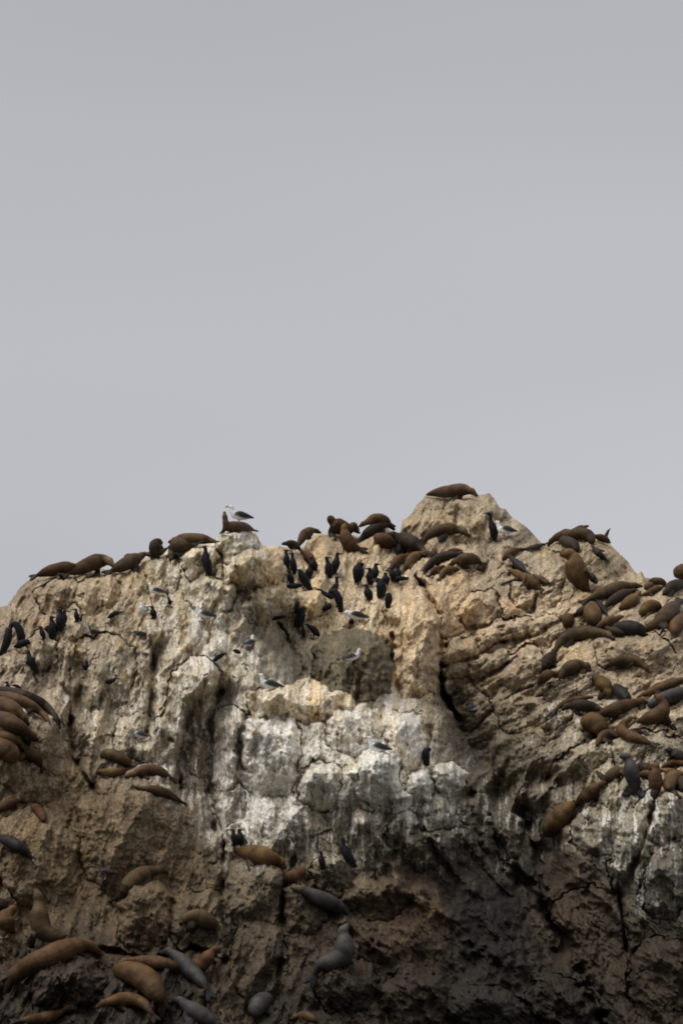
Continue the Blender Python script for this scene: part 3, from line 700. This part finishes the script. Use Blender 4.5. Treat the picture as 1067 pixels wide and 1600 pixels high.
lion('golden sea lion nuzzling over the charcoal one', 'gold', 15, [(972,963),(963,966),(951,970),(940,976),(928,983)], fl=[])
lion('charcoal sea lion lying across the upper right group', 'black', 23, [(958,982),(970,981),(985,981),(998,984),(1006,991)], shape='egg', fl=[])
lion('dark sea lion stretched in front of the charcoal one', 'dark', 15, [(944,980),(956,985),(970,988),(985,990)], fl=[])
lion('plump golden sea lion with a dark flipper held below', 'gold', 21, [(1000,959),(1008,953),(1018,947),(1031,949)], shape='egg', fl=[[(1024,958),(1014,963),(1004,970)]], hind=False)
lion('big brown sea lion diving down left beneath the right skyline', 'olive', 27, [(1010,982),(1022,977),(1036,967),(1048,952),(1062,938)], fl=[])
lion('brown sea lion cut by the right edge beside the big diving one', 'brown', 22, [(1052,992),(1055,980),(1062,970),(1074,964)], shape='egg', fl=[[(1054,985),(1053,995),(1052,1005)]], hind=False)
lion('rounded brown sea lion highest on the right edge skyline', 'brown', 26, [(1054,900),(1060,896),(1070,894),(1082,896)], shape='egg', fl=[], hind=False)
lion('dark brown sea lion leaning down left under the right skyline', 'dark', 19, [(1036,928),(1044,921),(1056,914),(1072,911)], fl=[[(1050,922),(1046,931),(1042,938)]], hind=False)
lion('small tan sea lion face peeping beside the notch at right', 'gold', 11, [(1007,919),(1012,915),(1019,914)], shape='egg', fl=[], hind=False)
lion('brown sea lion on the low skyline notch at right', 'brown', 12, [(1012,910),(1022,908),(1032,909),(1040,913)], shape='egg', fl=[], hind=False)
lion('slim brown sea lion sliding left below the skyline notch', 'brown', 11, [(1002,930),(1012,926),(1024,921),(1036,916)], fl=[])
# --- middle right slope
lion('long arched brown sea lion over a pale flipper at mid right', 'olive', 22, [(958,998),(948,991),(928,988),(904,990),(882,997),(870,1010),(867,1020)], fl=[[(893,1001),(884,1011),(876,1014)]], hind=False)
lion('dark brown sea lion hanging below the long arched one', 'dark', 19, [(868,1015),(861,1024),(854,1036),(847,1050)], fl=[[(862,1026),(868,1036),(870,1044)]])
lion('humped brown sea lion propped on a dark flipper', 'olive', 22, [(921,1047),(915,1041),(902,1040),(888,1045),(878,1054),(874,1064)], fl=[[(911,1048),(910,1060),(907,1076)]], hind=False)
lion('smaller brown sea lion left of the humped one', 'brown', 17, [(873,1054),(864,1053),(853,1056),(845,1063),(840,1070)], fl=[[(864,1060),(860,1069),(855,1075)]], hind=False)
lion('lone sea lion with reddish head lying apart on the bare slope', 'olive', 18, [(1014,1050),(1008,1043),(996,1034),(978,1030),(962,1034),(946,1041)], fl=[[(988,1037),(972,1043),(958,1044)]], face_col=(.12,.06,.03))
lion('golden brown sea lion slumped right of the humped one', 'gold', 22, [(952,1088),(950,1078),(942,1069),(932,1061),(925,1056)], fl=[[(946,1080),(940,1086),(934,1092)]], hind=False)
lion('plum dark sea lion wedged beside the slumped golden one', 'black', 20, [(960,1072),(966,1079),(974,1087),(982,1096)], shape='egg', fl=[], hind=False)
lion('long brown sea lion reaching the right edge above the grey one', 'brown', 16, [(996,1090),(1008,1084),(1028,1076),(1050,1068),(1080,1058)], fl=[])
lion('grey sea lion at the right edge', 'grey', 22, [(1012,1103),(1022,1098),(1036,1092),(1054,1086),(1084,1078)], fl=[], shape='egg')
lion('thin brown sea lion with a pale flipper at the left of the lower group', 'brown', 12, [(926,1089),(912,1091),(894,1095),(876,1102),(865,1113)], fl=[])
lion('dark sea lion lying under the thin brown one', 'dark', 19, [(878,1108),(888,1103),(902,1102),(922,1104),(942,1109)], fl=[])
lion('brown sea lion resting its belly across the lower right group', 'brown', 21, [(1010,1098),(1000,1096),(982,1101),(960,1108),(940,1115),(930,1122)], fl=[[(966,1112),(958,1121),(952,1128)],[(1004,1102),(1003,1108),(1003,1114)]])
lion('sea lion sitting with head thrown up at the lower right', 'brown', 25, [(1024,1087),(1030,1093),(1036,1103),(1030,1116),(1014,1122),(994,1128)], fl=[[(1036,1118),(1045,1130),(1056,1141)]], hind=False, plane=(1020,1122))
lion('round golden rump of a sea lion at the lower group edge', 'gold', 32, [(914,1138),(918,1130),(928,1130),(936,1138),(938,1148)], shape='egg', fl=[[(920,1146),(914,1156),(922,1161)]], hind=False)
lion('small brown sea lion lying before the golden rump', 'brown', 18, [(932,1164),(936,1156),(946,1149),(957,1147),(966,1151)], fl=[], hind=False)
lion('sea lion with pale neck stretching its tail down right', 'brown', 18, [(991,1122),(983,1122),(973,1130),(971,1142),(984,1150),(1004,1157),(1020,1163)], fl=[[(990,1142),(1002,1145),(1014,1148)]], face_col=(.2,.15,.08))
lion('dark sea lion at the right edge above the grey upright one', 'black', 19, [(1041,1171),(1050,1176),(1062,1183),(1080,1190)], fl=[])
# --- lower right group
lion('grey sea lion standing upright on its flippers at lower right', 'grey', 24, [(970,1182),(977,1183),(982,1190),(985,1202),(989,1218),(994,1232),(998,1240)], fl=[[(992,1232),(983,1240),(971,1241)],[(997,1236),(1008,1245),(1020,1255)]], hind=False, plane=(996,1238))
lion('brown sea lion behind the grey upright one with a dark flipper raised', 'olive', 19, [(978,1211),(970,1206),(960,1208),(950,1215),(942,1221)], fl=[[(948,1217),(938,1212),(930,1204)]], hind=False)
lion('dark sea lion head right of the grey upright one', 'dark', 15, [(1018,1203),(1010,1200),(1002,1198),(995,1199)], shape='egg', fl=[], hind=False)
lion('golden brown sea lion low beside the grey upright one', 'gold', 14, [(1000,1211),(1010,1210),(1018,1214)], shape='egg', fl=[], hind=False)
lion('brown sea lion rearing up with nose pointing at the sky', 'brown', 22, [(1025,1193),(1024,1202),(1023,1214),(1024,1230),(1027,1244)], fl=[[(1024,1234),(1020,1244),(1020,1254)]], hind=False, plane=(1026,1238))
lion('tan sea lion lying behind the rearing one', 'gold', 13, [(1030,1202),(1042,1205),(1056,1208),(1072,1210)], fl=[], hind=False)
lion('curled golden sea lion in front of the tan one at the edge', 'gold', 22, [(1060,1213),(1052,1214),(1045,1224),(1044,1234)], shape='egg', fl=[[(1050,1238),(1057,1244),(1064,1246)]], hind=False)
lion('dark brown sea lion lowest at the right edge of the group', 'dark', 22, [(1066,1216),(1068,1226),(1070,1238)], shape='egg', fl=[], hind=False)
lion('flat reddish sea lion behind the tan one', 'red', 12, [(1033,1199),(1046,1193),(1060,1192),(1078,1196)], fl=[], hind=False)
lion('orange brown sea lion climbing the edge toward the upright grey one', 'brown', 20, [(946,1222),(936,1228),(924,1236),(910,1248),(897,1260)], fl=[])
lion('broad orange brown sea lion back at the head of the dark gully', 'gold', 30, [(896,1256),(884,1266),(870,1283),(856,1304)], shape='egg', fl=[], hind=False)
# --- left edge group
lion('uppermost dark sea lion drooping over the left edge group', 'dark', 19, [(90,1132),(84,1116),(70,1102),(44,1090),(14,1080),(-14,1074)], fl=[[(84,1114),(90,1126),(94,1140)]])
lion('second brown sea lion down in the left edge group', 'brown', 18, [(78,1132),(70,1118),(54,1106),(30,1094),(4,1086),(-20,1082)], fl=[])
lion('third brown sea lion down in the left edge group', 'brown', 24, [(44,1132),(34,1118),(18,1106),(-2,1098),(-24,1094)], fl=[])
lion('fat brown sea lion fourth down in the left edge group', 'brown', 27, [(58,1156),(44,1146),(24,1134),(2,1122),(-24,1114)], fl=[[(40,1150),(44,1158),(46,1165)]])
lion('golden sea lion curled fifth down in the left edge group', 'gold', 19, [(36,1172),(30,1160),(16,1153),(0,1149),(-16,1148)], fl=[])
lion('bulky brown sea lion lowest at the left edge group', 'brown', 34, [(22,1190),(16,1178),(4,1168),(-14,1162)], shape='egg', fl=[[(14,1166),(6,1174),(0,1182)]], hind=False)
lion('small brown sea lion right of the bulky one at left', 'brown', 19, [(32,1188),(38,1180),(48,1177),(58,1184),(66,1198)], fl=[], hind=True)
# --- sea lions on the brown slab
lion('brown sea lion highest of the four on the brown slab', 'olive', 19, [(158,1182),(166,1178),(180,1181),(194,1188),(203,1196)], shape='egg', fl=[], hind=False)
lion('golden sea lion left of the four on the brown slab', 'gold', 15, [(151,1206),(160,1206),(172,1208),(186,1206),(200,1201)], fl=[])
lion('brown sea lion facing down left in the middle of the brown slab group', 'brown', 18, [(197,1214),(206,1211),(220,1205),(238,1203),(254,1207),(270,1217)], fl=[])
lion('slim sea lion lying lowest on the brown slab with tail to the right', 'olive', 15, [(208,1228),(218,1231),(236,1233),(256,1238),(274,1247),(287,1254)], fl=[[(240,1234),(252,1237),(262,1240)]])
lion('brown sea lion arched over a knob at the left edge', 'brown', 15, [(41,1254),(34,1250),(20,1253),(4,1262),(-12,1272)], fl=[], hind=False)
lion('reddish sea lion slipping down right of the left edge knob', 'red', 15, [(50,1258),(58,1264),(66,1273),(70,1284)], shape='egg', fl=[], hind=False)
lion('dark sea lion lying on the lower left edge with flippers trailing', 'black', 19, [(-14,1302),(0,1308),(18,1316),(36,1328),(52,1342)], fl=[[(10,1322),(22,1330),(34,1334)]])
lion('brown sea lion stretched head right over a ribbed knob', 'olive', 24, [(261,1362),(250,1359),(232,1362),(214,1370),(200,1382),(192,1398),(180,1404)], fl=[])
# --- lower left animals
lion('golden young sea lion sitting curled at the lower left edge', 'gold', 27, [(25,1419),(18,1424),(10,1434),(14,1448),(24,1458)], fl=[[(10,1444),(6,1454),(3,1463)]], hind=False, plane=(18,1456))
lion('dark sea lion back cut by the left edge above the curled young one', 'dark', 18, [(-8,1410),(2,1413),(10,1418)], shape='egg', fl=[], hind=False)
lion('tall sea lion sitting with nose straight up at lower left', 'olive', 31, [(57,1392),(60,1402),(62,1418),(62,1438),(70,1456),(88,1464),(104,1462)], fl=[[(54,1462),(46,1478),(32,1497)],[(76,1462),(76,1472),(74,1482)]], hind=False, plane=(68,1458))
lion('huge brown bull lying along the lower left ledge', 'brown', 34, [(157,1491),(146,1482),(130,1477),(108,1482),(76,1496),(44,1510),(18,1530),(4,1556)], shape='bull', fl=[[(118,1498),(132,1512),(138,1524)]])
lion('brown sea lion curled on the stone right of the ribbed knob', 'olive', 27, [(283,1442),(290,1435),(304,1432),(320,1438),(334,1446),(344,1456)], fl=[[(300,1444),(298,1452),(304,1456)]])
lion('brown sea lion lying behind the bottom group heap', 'brown', 21, [(184,1506),(200,1502),(224,1502),(250,1505),(276,1512),(294,1522)], fl=[])
lion('sleek grey sea lion sliding down over the bottom group', 'grey', 25, [(252,1489),(262,1487),(276,1494),(294,1512),(312,1530),(326,1552)], fl=[])
lion('massive brown bull in the middle of the bottom group', 'brown', 38, [(180,1514),(188,1516),(204,1520),(224,1528),(240,1546),(252,1568)], shape='egg', fl=[[(240,1548),(252,1560),(262,1568)]])
lion('golden brown sea lion curved along the bottom edge', 'brown', 22, [(152,1574),(162,1568),(180,1563),(204,1562),(226,1570),(240,1588)], fl=[])
lion('reddish sea lion raising its head beside the sleek grey one', 'red', 22, [(343,1482),(334,1486),(324,1497),(314,1512),(306,1526)], fl=[], plane=(308,1524))
lion('grey brown sea lion sloping out of the bottom edge', 'grey', 27, [(272,1562),(282,1565),(298,1576),(320,1590),(346,1606)], fl=[])
lion('pale grey sea lion with rounded back near the bottom edge', 'grey', 29, [(398,1588),(402,1574),(411,1564),(424,1562)], shape='egg', fl=[[(420,1572),(424,1582),(430,1588)]], hind=False)
lion('small brown sea lion peeping at the bottom edge centre', 'brown', 16, [(456,1592),(468,1587),(482,1589),(498,1598)], fl=[], hind=False)
lion('brown sea lion with raised snout at the bottom left corner', 'brown', 18, [(112,1572),(102,1578),(86,1586),(60,1592),(24,1596)], fl=[])
# --- centre
lion('golden brown sea lion draped over the ledge below two cormorants', 'gold', 29, [(444,1356),(436,1346),(420,1340),(400,1334),(382,1331),(368,1328)], fl=[[(392,1342),(394,1354),(396,1366)]], hind=False)
lion('curled sea lion with orange head right of the golden ledge one', 'red', 22, [(470,1356),(473,1363),(464,1368),(452,1370),(444,1362)], fl=[], hind=False, face_col=(.11,.055,.018))
lion('grey sea lion lying head up left on the centre slope', 'grey', 25, [(457,1387),(470,1391),(488,1399),(512,1409),(534,1418),(548,1430)], fl=[[(528,1422),(530,1432),(532,1440)]], face_col=(.075,.05,.028))
lion('large pale grey sea lion standing with head raised on dark rock', 'grey', 31, [(543,1446),(536,1456),(538,1472),(536,1492),(518,1503),(500,1510),(490,1526)], shape='bull', fl=[[(540,1494),(546,1508),(548,1520)]], plane=(515,1505))
#LIONS_END
#BIRDS
# ------------------------------------------------------------------ birds
def plane_pts(px, py, D):
    return at(np.array(px, float), np.array(py, float), np.full(len(px), D))
BLK = (.006, .006, .008, .2); BLK2 = (.009, .009, .010, .1); THROAT = (.10, .085, .06, .2)
BIRDS_GROUP = 'cormorants perched on the rock'; GULLS_GROUP = 'gulls standing about on the rock'
def corm(label, head, foot, w, bill=1, pts=None, legs=True, col=BLK, push=.12, grp=BIRDS_GROUP, tail=None):
    """head: top of the head, foot: where it stands, w: body width, bill: -1 left, 1 right, 0 hidden (photo pixels)"""
    D = face_near(foot[0], foot[1], 3, .3) - push
    pp_ = pts or [(*head, 3), ((head[0] + foot[0]) / 2, (head[1] + foot[1]) / 2, 3)]
    D = max(min([D] + [face_near(x_, y_, 3, .4) - push * .6 for x_, y_, _ in pp_]), D - .45)
    m = D / F
    b = Body(); n = 34
    if pts is None:
        hx, hy = head; tx, ty = tail or (foot[0] - bill * w * .18, foot[1] + 1)
        H = ty - hy
        f = lambda s, o=0: (hx + (tx - hx) * s + o * w, hy + H * s)
        pts = [(*f(.05), min(3.3, w * .26)), (*f(.15, -.03 * bill), min(2.9, w * .23)), (*f(.27, .02 * bill), w * .27), (*f(.42, .05 * bill), w * .43), (*f(.60, .03 * bill), w * .5), (*f(.78), w * .40), (*f(.90), w * .22), (*f(1.0), w * .13)]
        bl = [(hx, hy + .07 * H, 2.2), (hx + bill * 5, hy + .06 * H, 1.1), (hx + bill * 9, hy + .08 * H, .7)] if bill else None
    else:
        p0 = pts[0]; bl = [(p0[0], p0[1], p0[2] * .7), (p0[0] + bill * 4.5, p0[1] - .5, 1.1), (p0[0] + bill * 8, p0[1] + .5, .7)] if bill else None
    P_ = np.array(pts, float)
    sp = catmull(P_, n)
    C = plane_pts(sp[:, 0], sp[:, 1], D)
    C[:, 1] -= .02
    b.add(C, np.clip(sp[:, 2], 1.0, None) * m, col, ns=12)
    # folded wings lie along the back as two long pads
    wsp = catmull(np.concatenate([P_[len(P_) // 2 - 1:len(P_)]]), 12)
    for sg in (-1, 1):
        Cw = plane_pts(wsp[:, 0] + sg * .22 * w, wsp[:, 1], D - .25 * w * m * np.ones(1)[0])
        b.add(Cw, np.clip(wsp[:, 2] * .55, 1.0, None) * m, BLK2 if col is BLK else col, ns=10)
    if bl:
        q = np.array(bl); Cb = plane_pts(q[:, 0], q[:, 1], D - .02)
        b.add(catmull(np.concatenate([Cb, q[:, 2:3] * m], 1), 6)[:, :3], np.interp(np.linspace(0, 1, 6), [0, .5, 1], q[:, 2]) * m, THROAT, ns=8)
    if legs:
        for sg in (-1, 1):
            x = foot[0] + sg * w * .2
            y0 = foot[1] - .22 * max(8, foot[1] - P_[0][1])
            q = plane_pts([x, x, x + bill * 2.5], [y0, foot[1] + .5, foot[1] + 1.5], D)
            q[1:, 1] += push * .8
            b.add(catmull(q, 6), np.array([1.6, 1.3, 1.1, 1.1, 1.4, 1.6]) * m, BLK, ns=8)
    return b.finish('cormorant' if grp == BIRDS_GROUP else 'gull', label, 'cormorant' if grp == BIRDS_GROUP else 'gull', grp, M_FEATHER, .013, 2)
WHITE = (.80, .79, .77, .0); MANTLE = (.026, .029, .035, .1); TIP = (.015, .015, .016, .1); LEG = (.30, .20, .17, .2); BILL = (.42, .27, .05, .3); BROWN = (.07, .062, .055, .1)
def gull(label, foot, L, face_=-1, pose='stand', young=False, turn=0.0, push=.10):
    """foot: where it stands, L: length in photo pixels, face_: -1 left 1 right, turn: 0 side on .. 1 end on"""
    D = face_near(foot[0], foot[1], 3, .3) - push; m = D / F
    u = 1.22 * L / 34.0; k = face_; ct, stn = math.sqrt(1 - turn * turn), turn
    wh = BROWN if young else WHITE; mt = tuple(v * .7 for v in BROWN) if young else MANTLE
    def Q(p):                                   # body coordinates: forward, up, sideways (photo px)
        p = np.array(p, float)
        X = foot[0] + k * u * (p[:, 0] * ct) + u * p[:, 2] * stn
        Y = foot[1] - u * p[:, 1]
        c = plane_pts(X, Y, D)
        c[:, 1] += m * u * (-p[:, 2] * ct + p[:, 0] * stn)
        return c
    b = Body()
    z = {'stand': 5, 'sit': 0, 'low': 3}[pose]
    tr = lambda pts: [(x, y + z, s_) for x, y, s_ in pts]
    body = tr([(9.5, 9, 0), (6, 7.2, 0), (0, 5.5, 0), (-6, 4.8, 0), (-11, 4.2, 0), (-15, 3.6, 0)])
    b.add(catmull(Q(body), 20), np.interp(np.linspace(0, 1, 20), [0, .15, .4, .7, .88, 1], [3.2, 5.0, 5.6, 4.2, 2.4, 1.2]) * u * m, wh)
    if pose == 'low': neck = tr([(8, 9, 0), (11, 10.5, 0), (13, 9, 0)])
    else: neck = tr([(7.5, 8, 0), (9.5, 13, 0), (10, 16.5, 0), (11.5, 18.6, 0)])
    Cn = catmull(Q(neck), 10); b.add(Cn, np.interp(np.linspace(0, 1, 10), [0, .5, .8, 1], [3.8, 3.0, 3.0, 2.9]) * u * m, wh)
    hx, hy, _ = neck[-1]
    b.add(catmull(Q([(hx + 1, hy, 0), (hx + 4.5, hy - .4, 0), (hx + 6.8, hy - 1.2, 0)]), 6), np.array([1.8, 1.5, 1.3, 1.2, 1.1, .8]) * u * m, BILL if not young else TIP, ns=8)
    for sg in (-1, 1):
        wing = tr([(5.5, 8, sg * 3.4), (0, 8.2, sg * 4.6), (-7, 6.2, sg * 3.8), (-13, 4.8, sg * 2.0), (-19, 3.4, sg * .8)])
        col = np.array([mt] * 11 + [TIP] * 5)
        b.add(catmull(Q(wing), 16), np.interp(np.linspace(0, 1, 16), [0, .3, .6, .85, 1], [2.2, 4.2, 3.6, 1.8, .9]) * u * m, col, ns=10)
        if pose == 'stand':
            b.add(catmull(Q([(1, 10, sg * 2), (.6, 4, sg * 2), (.8, -.6, sg * 2), (3.0, -.8, sg * 2)]), 8), np.full(8, 1.0) * u * m + .003, LEG, ns=8)
    if turn > .6: b.add(catmull(Q(tr([(1, 10, 0), (-6, 8.6, 0), (-12, 6, 0)])), 8), np.array([2.5, 3, 3.2, 3, 2.6, 2.2, 1.6, 1]) * u * m, mt)
    return b.finish('gull', label, 'gull', GULLS_GROUP, M_FEATHER, .012, 1)

corm('tall cormorant standing alone on the rounded block below the left skyline', (320,852), (326,897), 15, -1, tail=(327,900))
corm('cormorant standing on the peak beside a gull', (764,799), (769,840), 14, -1, pts=[(762,802,3),(766,806,2.8),(766,813,3),(768,821,5.5),(771,828,6.8),(772,836,5),(772,842,2.2),(772,846,1.6)])
corm('cormorant half hidden behind the ochre end of the gull block', (447,858), (450,888), 11, 1)
corm('slim cormorant right of the ochre end block, neck pointed up', (456,863), (459,895), 11, -1)
corm('hunched cormorant in front of the reddish sea lion', (486,870), (492,891), 14, 0)
corm('cormorant with pointed head left of the upright pair', (510,869), (511,899), 13, 1, tail=(516,904))
corm('cormorant holding its round head high at the right of the upright pair', (528,863), (523,896), 14, 1)
corm('hunched cormorant behind the front rank of the left flock', (485,883), (482,902), 14, 0)
corm('leaning cormorant with tail to the right in the left flock', (467,889), (478,918), 15, -1, pts=[(468,891,3.5),(470,896,5),(474,903,7),(478,910,6.5),(482,917,4),(485,922,2)])
corm('cormorant sitting at the left end of the left flock', (451,890), (455,912), 11, -1)
corm('cormorant lying low under the leaning one', (449,918), (460,920), 10, -1, pts=[(447,916,2.5),(452,916,3.5),(459,916,4.5),(466,915,4),(472,914,2.5)], legs=False)
corm('broad headless looking cormorant preening left of the right flock', (562,879), (560,908), 19, 0, pts=[(567,882,3.5),(562,883,5),(560,889,9),(560,897,9.2),(559,903,6),(559,909,2.8),(559,914,2)])
corm('cormorant with small round head behind the right flock', (577,887), (577,913), 13, -1)
corm('bulky cormorant standing highest in the right flock', (588,880), (585,906), 14, 1)
corm('dark cormorant at the back centre of the right flock', (602,895), (603,912), 14, 0)
corm('cormorant at the left front of the right flock', (572,913), (576,937), 14, -1)
corm('preening cormorant in the middle of the right flock', (591,905), (595,932), 17, -1, pts=[(588,906,3.5),(592,908,5),(595,914,8),(596,922,8.2),(595,929,6),(595,934,3)])
corm('lone grey-sheened cormorant in front of the right flock', (606,925), (606,947), 12, 0, pts=[(606,928,4.5),(607,933,6),(607,939,6),(606,945,4),(606,950,2)])
corm('cormorant tucked behind the right end pair of the flock', (612,886), (613,905), 12, -1)
corm('cormorant facing away at the right end of the flock', (622,882), (620,909), 13, 0)
corm('cormorant stretching its neck low to the right of the flock', (637,902), (630,908), 9, 1, pts=[(637,903,2.5),(635,904,2.5),(630,904,3.5),(625,904,4.5),(620,904,4)], legs=False)
corm('cormorant with raised neck behind the central leaning pair', (526,900), (519,930), 13, 1, pts=[(526,902,2.6),(526,907,2.6),(526,913,3),(522,920,5.5),(518,926,6),(515,930,3)])
corm('cormorant with tail down at the front of the central pair', (525,922), (529,946), 13, -1, pts=[(524,922,3.5),(526,928,5.5),(529,936,6.5),(531,944,5),(532,951,3),(532,957,1.8)])
corm('cormorant reaching its neck out to the left of the central pair', (497,920), (512,932), 11, -1, pts=[(497,921,2.6),(502,924,2.8),(508,928,3.4),(514,931,4.5),(519,934,4)], legs=False)
corm('cormorant crouched low beside the central pair', (513,943), (512,953), 12, -1, pts=[(516,945,4),(513,948,5),(509,951,4),(506,953,2.5)], legs=False)
corm('cormorant with raised head behind the crevice preener', (465,943), (463,956), 8, -1)
corm('big cormorant bowing its head beside the crevice', (471,950), (468,976), 16, 1, pts=[(473,951,3),(470,953,4),(471,960,6.5),(468,968,7),(465,975,5),(464,980,3)])
corm('small cormorant walking with beak raised left on the pale ledge', (477,973), (488,997), 10, -1, pts=[(480,976,2.2),(483,979,3),(488,982,5),(493,987,5.5),(496,991,4),(498,994,1.6)])
corm('cormorant in the shadowed crevice left of the walking one', (473,978), (475,994), 7, 0)
corm('cormorant crouching under the gull by the dark dome', (549,966), (550,974), 8, 1, legs=False)
corm('cormorant with long tail hanging at the left edge', (14,985), (10,1010), 14, -1, pts=[(16,982,4),(15,988,5.5),(13,997,7),(10,1007,6.5),(6,1016,5),(2,1026,3)])
corm('cormorant bowing over its neighbour at the left edge', (24,973), (32,1000), 14, -1, pts=[(17,981,3.5),(20,976,4),(26,976,5),(31,984,6.5),(33,993,6.5),(33,1000,4)])
corm('cormorant sitting on a pale stone at the left edge', (46,1002), (36,1012), 12, 1, pts=[(46,1005,3),(43,1003,4.5),(37,1005,6),(31,1008,5.5),(25,1011,3.5)], legs=False)
corm('cormorant with its bill pointing left above the upright stone', (64,978), (68,997), 9, -1)
corm('cormorant leaning back left of the dark pair', (81,962), (81,992), 15, 1, tail=(83,998))
corm('cormorant standing at the right of the dark pair', (95,950), (93,985), 15, -1)
corm('cormorant half hidden behind the dark pair', (102,953), (100,978), 12, 1)
corm('cormorant head and neck above a pale ledge', (119,951), (120,970), 9, -1)
corm('tiny dark cormorant neck beside the ledge bird', (128,960), (127,970), 5, 1, legs=False)
corm('cormorant lying low on the tan slope with head right', (183,958), (178,965), 10, 1, pts=[(185,958,3),(181,958,3.5),(176,961,4.2),(171,965,3)], legs=False)
corm('cormorant sitting right beside the gull facing away', (238,947), (240,965), 11, -1)
corm('upright cormorant with tail down on the pale slope at far left', (45,1014), (53,1046), 14, -1, pts=[(45,1017,2.6),(46,1022,3),(48,1029,6),(51,1036,7),(54,1043,5),(57,1049,2.6),(59,1053,1.5)])
corm('dark cormorant huddled in a small hollow', (136,1033), (134,1046), 12, 0, legs=False)
corm('small dark cormorant resting on the pale face above the gull', (181,1059), (174,1069), 8, 1, pts=[(181,1060,2.2),(178,1063,2.8),(173,1065,4),(168,1067,3)], legs=False)
corm('cormorant head rising behind the left edge sea lions', (12,1065), (13,1078), 8, -1, legs=False)
corm('cormorant bending its neck behind the left edge sea lions', (26,1071), (31,1082), 8, -1, pts=[(22,1071,2),(27,1072,2.8),(31,1076,3.4),(32,1083,4)], legs=False)
corm('dark bird lying on the pale slope left of the rear-facing gull', (350,1022), (342,1030), 8, 1, pts=[(350,1022,2.5),(346,1024,3.5),(341,1027,4),(335,1032,3)], legs=False)
corm('small dark bird close left of the rear-facing gull', (374,1016), (370,1022), 7, 1, pts=[(366,1016,2.5),(370,1018,3.5),(375,1020,2.5)], legs=False)
corm('left cormorant of the two above the golden ledge sea lion', (364,1295), (366,1320), 11, -1)
corm('right cormorant of the two above the golden ledge sea lion', (374,1295), (378,1320), 14, 1)
corm('short cormorant standing on the dark ledge at the centre', (501,1329), (503,1357), 11, -1)
corm('tall cormorant with raised neck and spread tail at the centre', (536,1306), (542,1345), 16, -1, pts=[(535,1309,2.8),(537,1315,2.8),(537,1322,3.4),(540,1331,7),(545,1340,7),(550,1348,5),(554,1355,3)])
corm('cormorant preening at the right end of the white cliff', (668,1170), (666,1192), 14, 0, pts=[(672,1172,3),(668,1171,4),(665,1176,6.5),(665,1183,6.5),(666,1190,4.5),(667,1196,2.4)])
corm('dark cormorant in the cleft right of the dark dome', (612,1013), (613,1028), 8, 0, legs=False)
corm('dark cormorant stretched flat on the striped rock', (434,963), (430,968), 7, 1, pts=[(447,963,1.8),(440,964,2.6),(430,966,3.4),(420,967,2.4)], legs=False)
gull('gull on top of the square block just behind a sea lion', (374,819), 33, -1, push=-.12)
gull('gull standing on the peak beside the cormorant', (788,840), 30, -1, turn=.35)
gull('gull highest on the left slope below the ridge', (244,933), 25, -1)
gull('gull seen from behind beside the sitting cormorant', (225,963), 25, -1, turn=.85)
gull('small gull at the right of the left slope gulls', (262,954), 17, -1, pose='low')
gull('gull standing in the middle of the pale upper face', (320,972), 30, -1)
gull('gull seen from behind with spotted tail', (390,1015), 27, 1, turn=.9)
gull('gull sitting on the top edge of the white cliff', (421,1077), 34, -1, pose='sit')
gull('gull bending forward just above the dark dome', (555,972), 32, -1, pose='low')
gull('gull sitting on the face of the dark dome', (551,1032), 26, 1, pose='sit')
gull('gull resting in the middle of the white cliff', (590,1175), 34, -1, pose='sit')
gull('gull tucked in at the foot of the right crack', (740,1110), 22, 1, pose='sit')
gull('gull standing over the brown slab group', (219,1158), 26, -1)
gull('grey young gull standing by the ribbed knob', (166,1373), 27, -1, young=True)
gull('dark brown young gull on the pale left slope', (147,995), 20, -1, young=True)
gull('dark young gull crouched right of the low cormorant', (219,996), 19, -1, pose='low', young=True)
#BIRDS_END
bake_all()
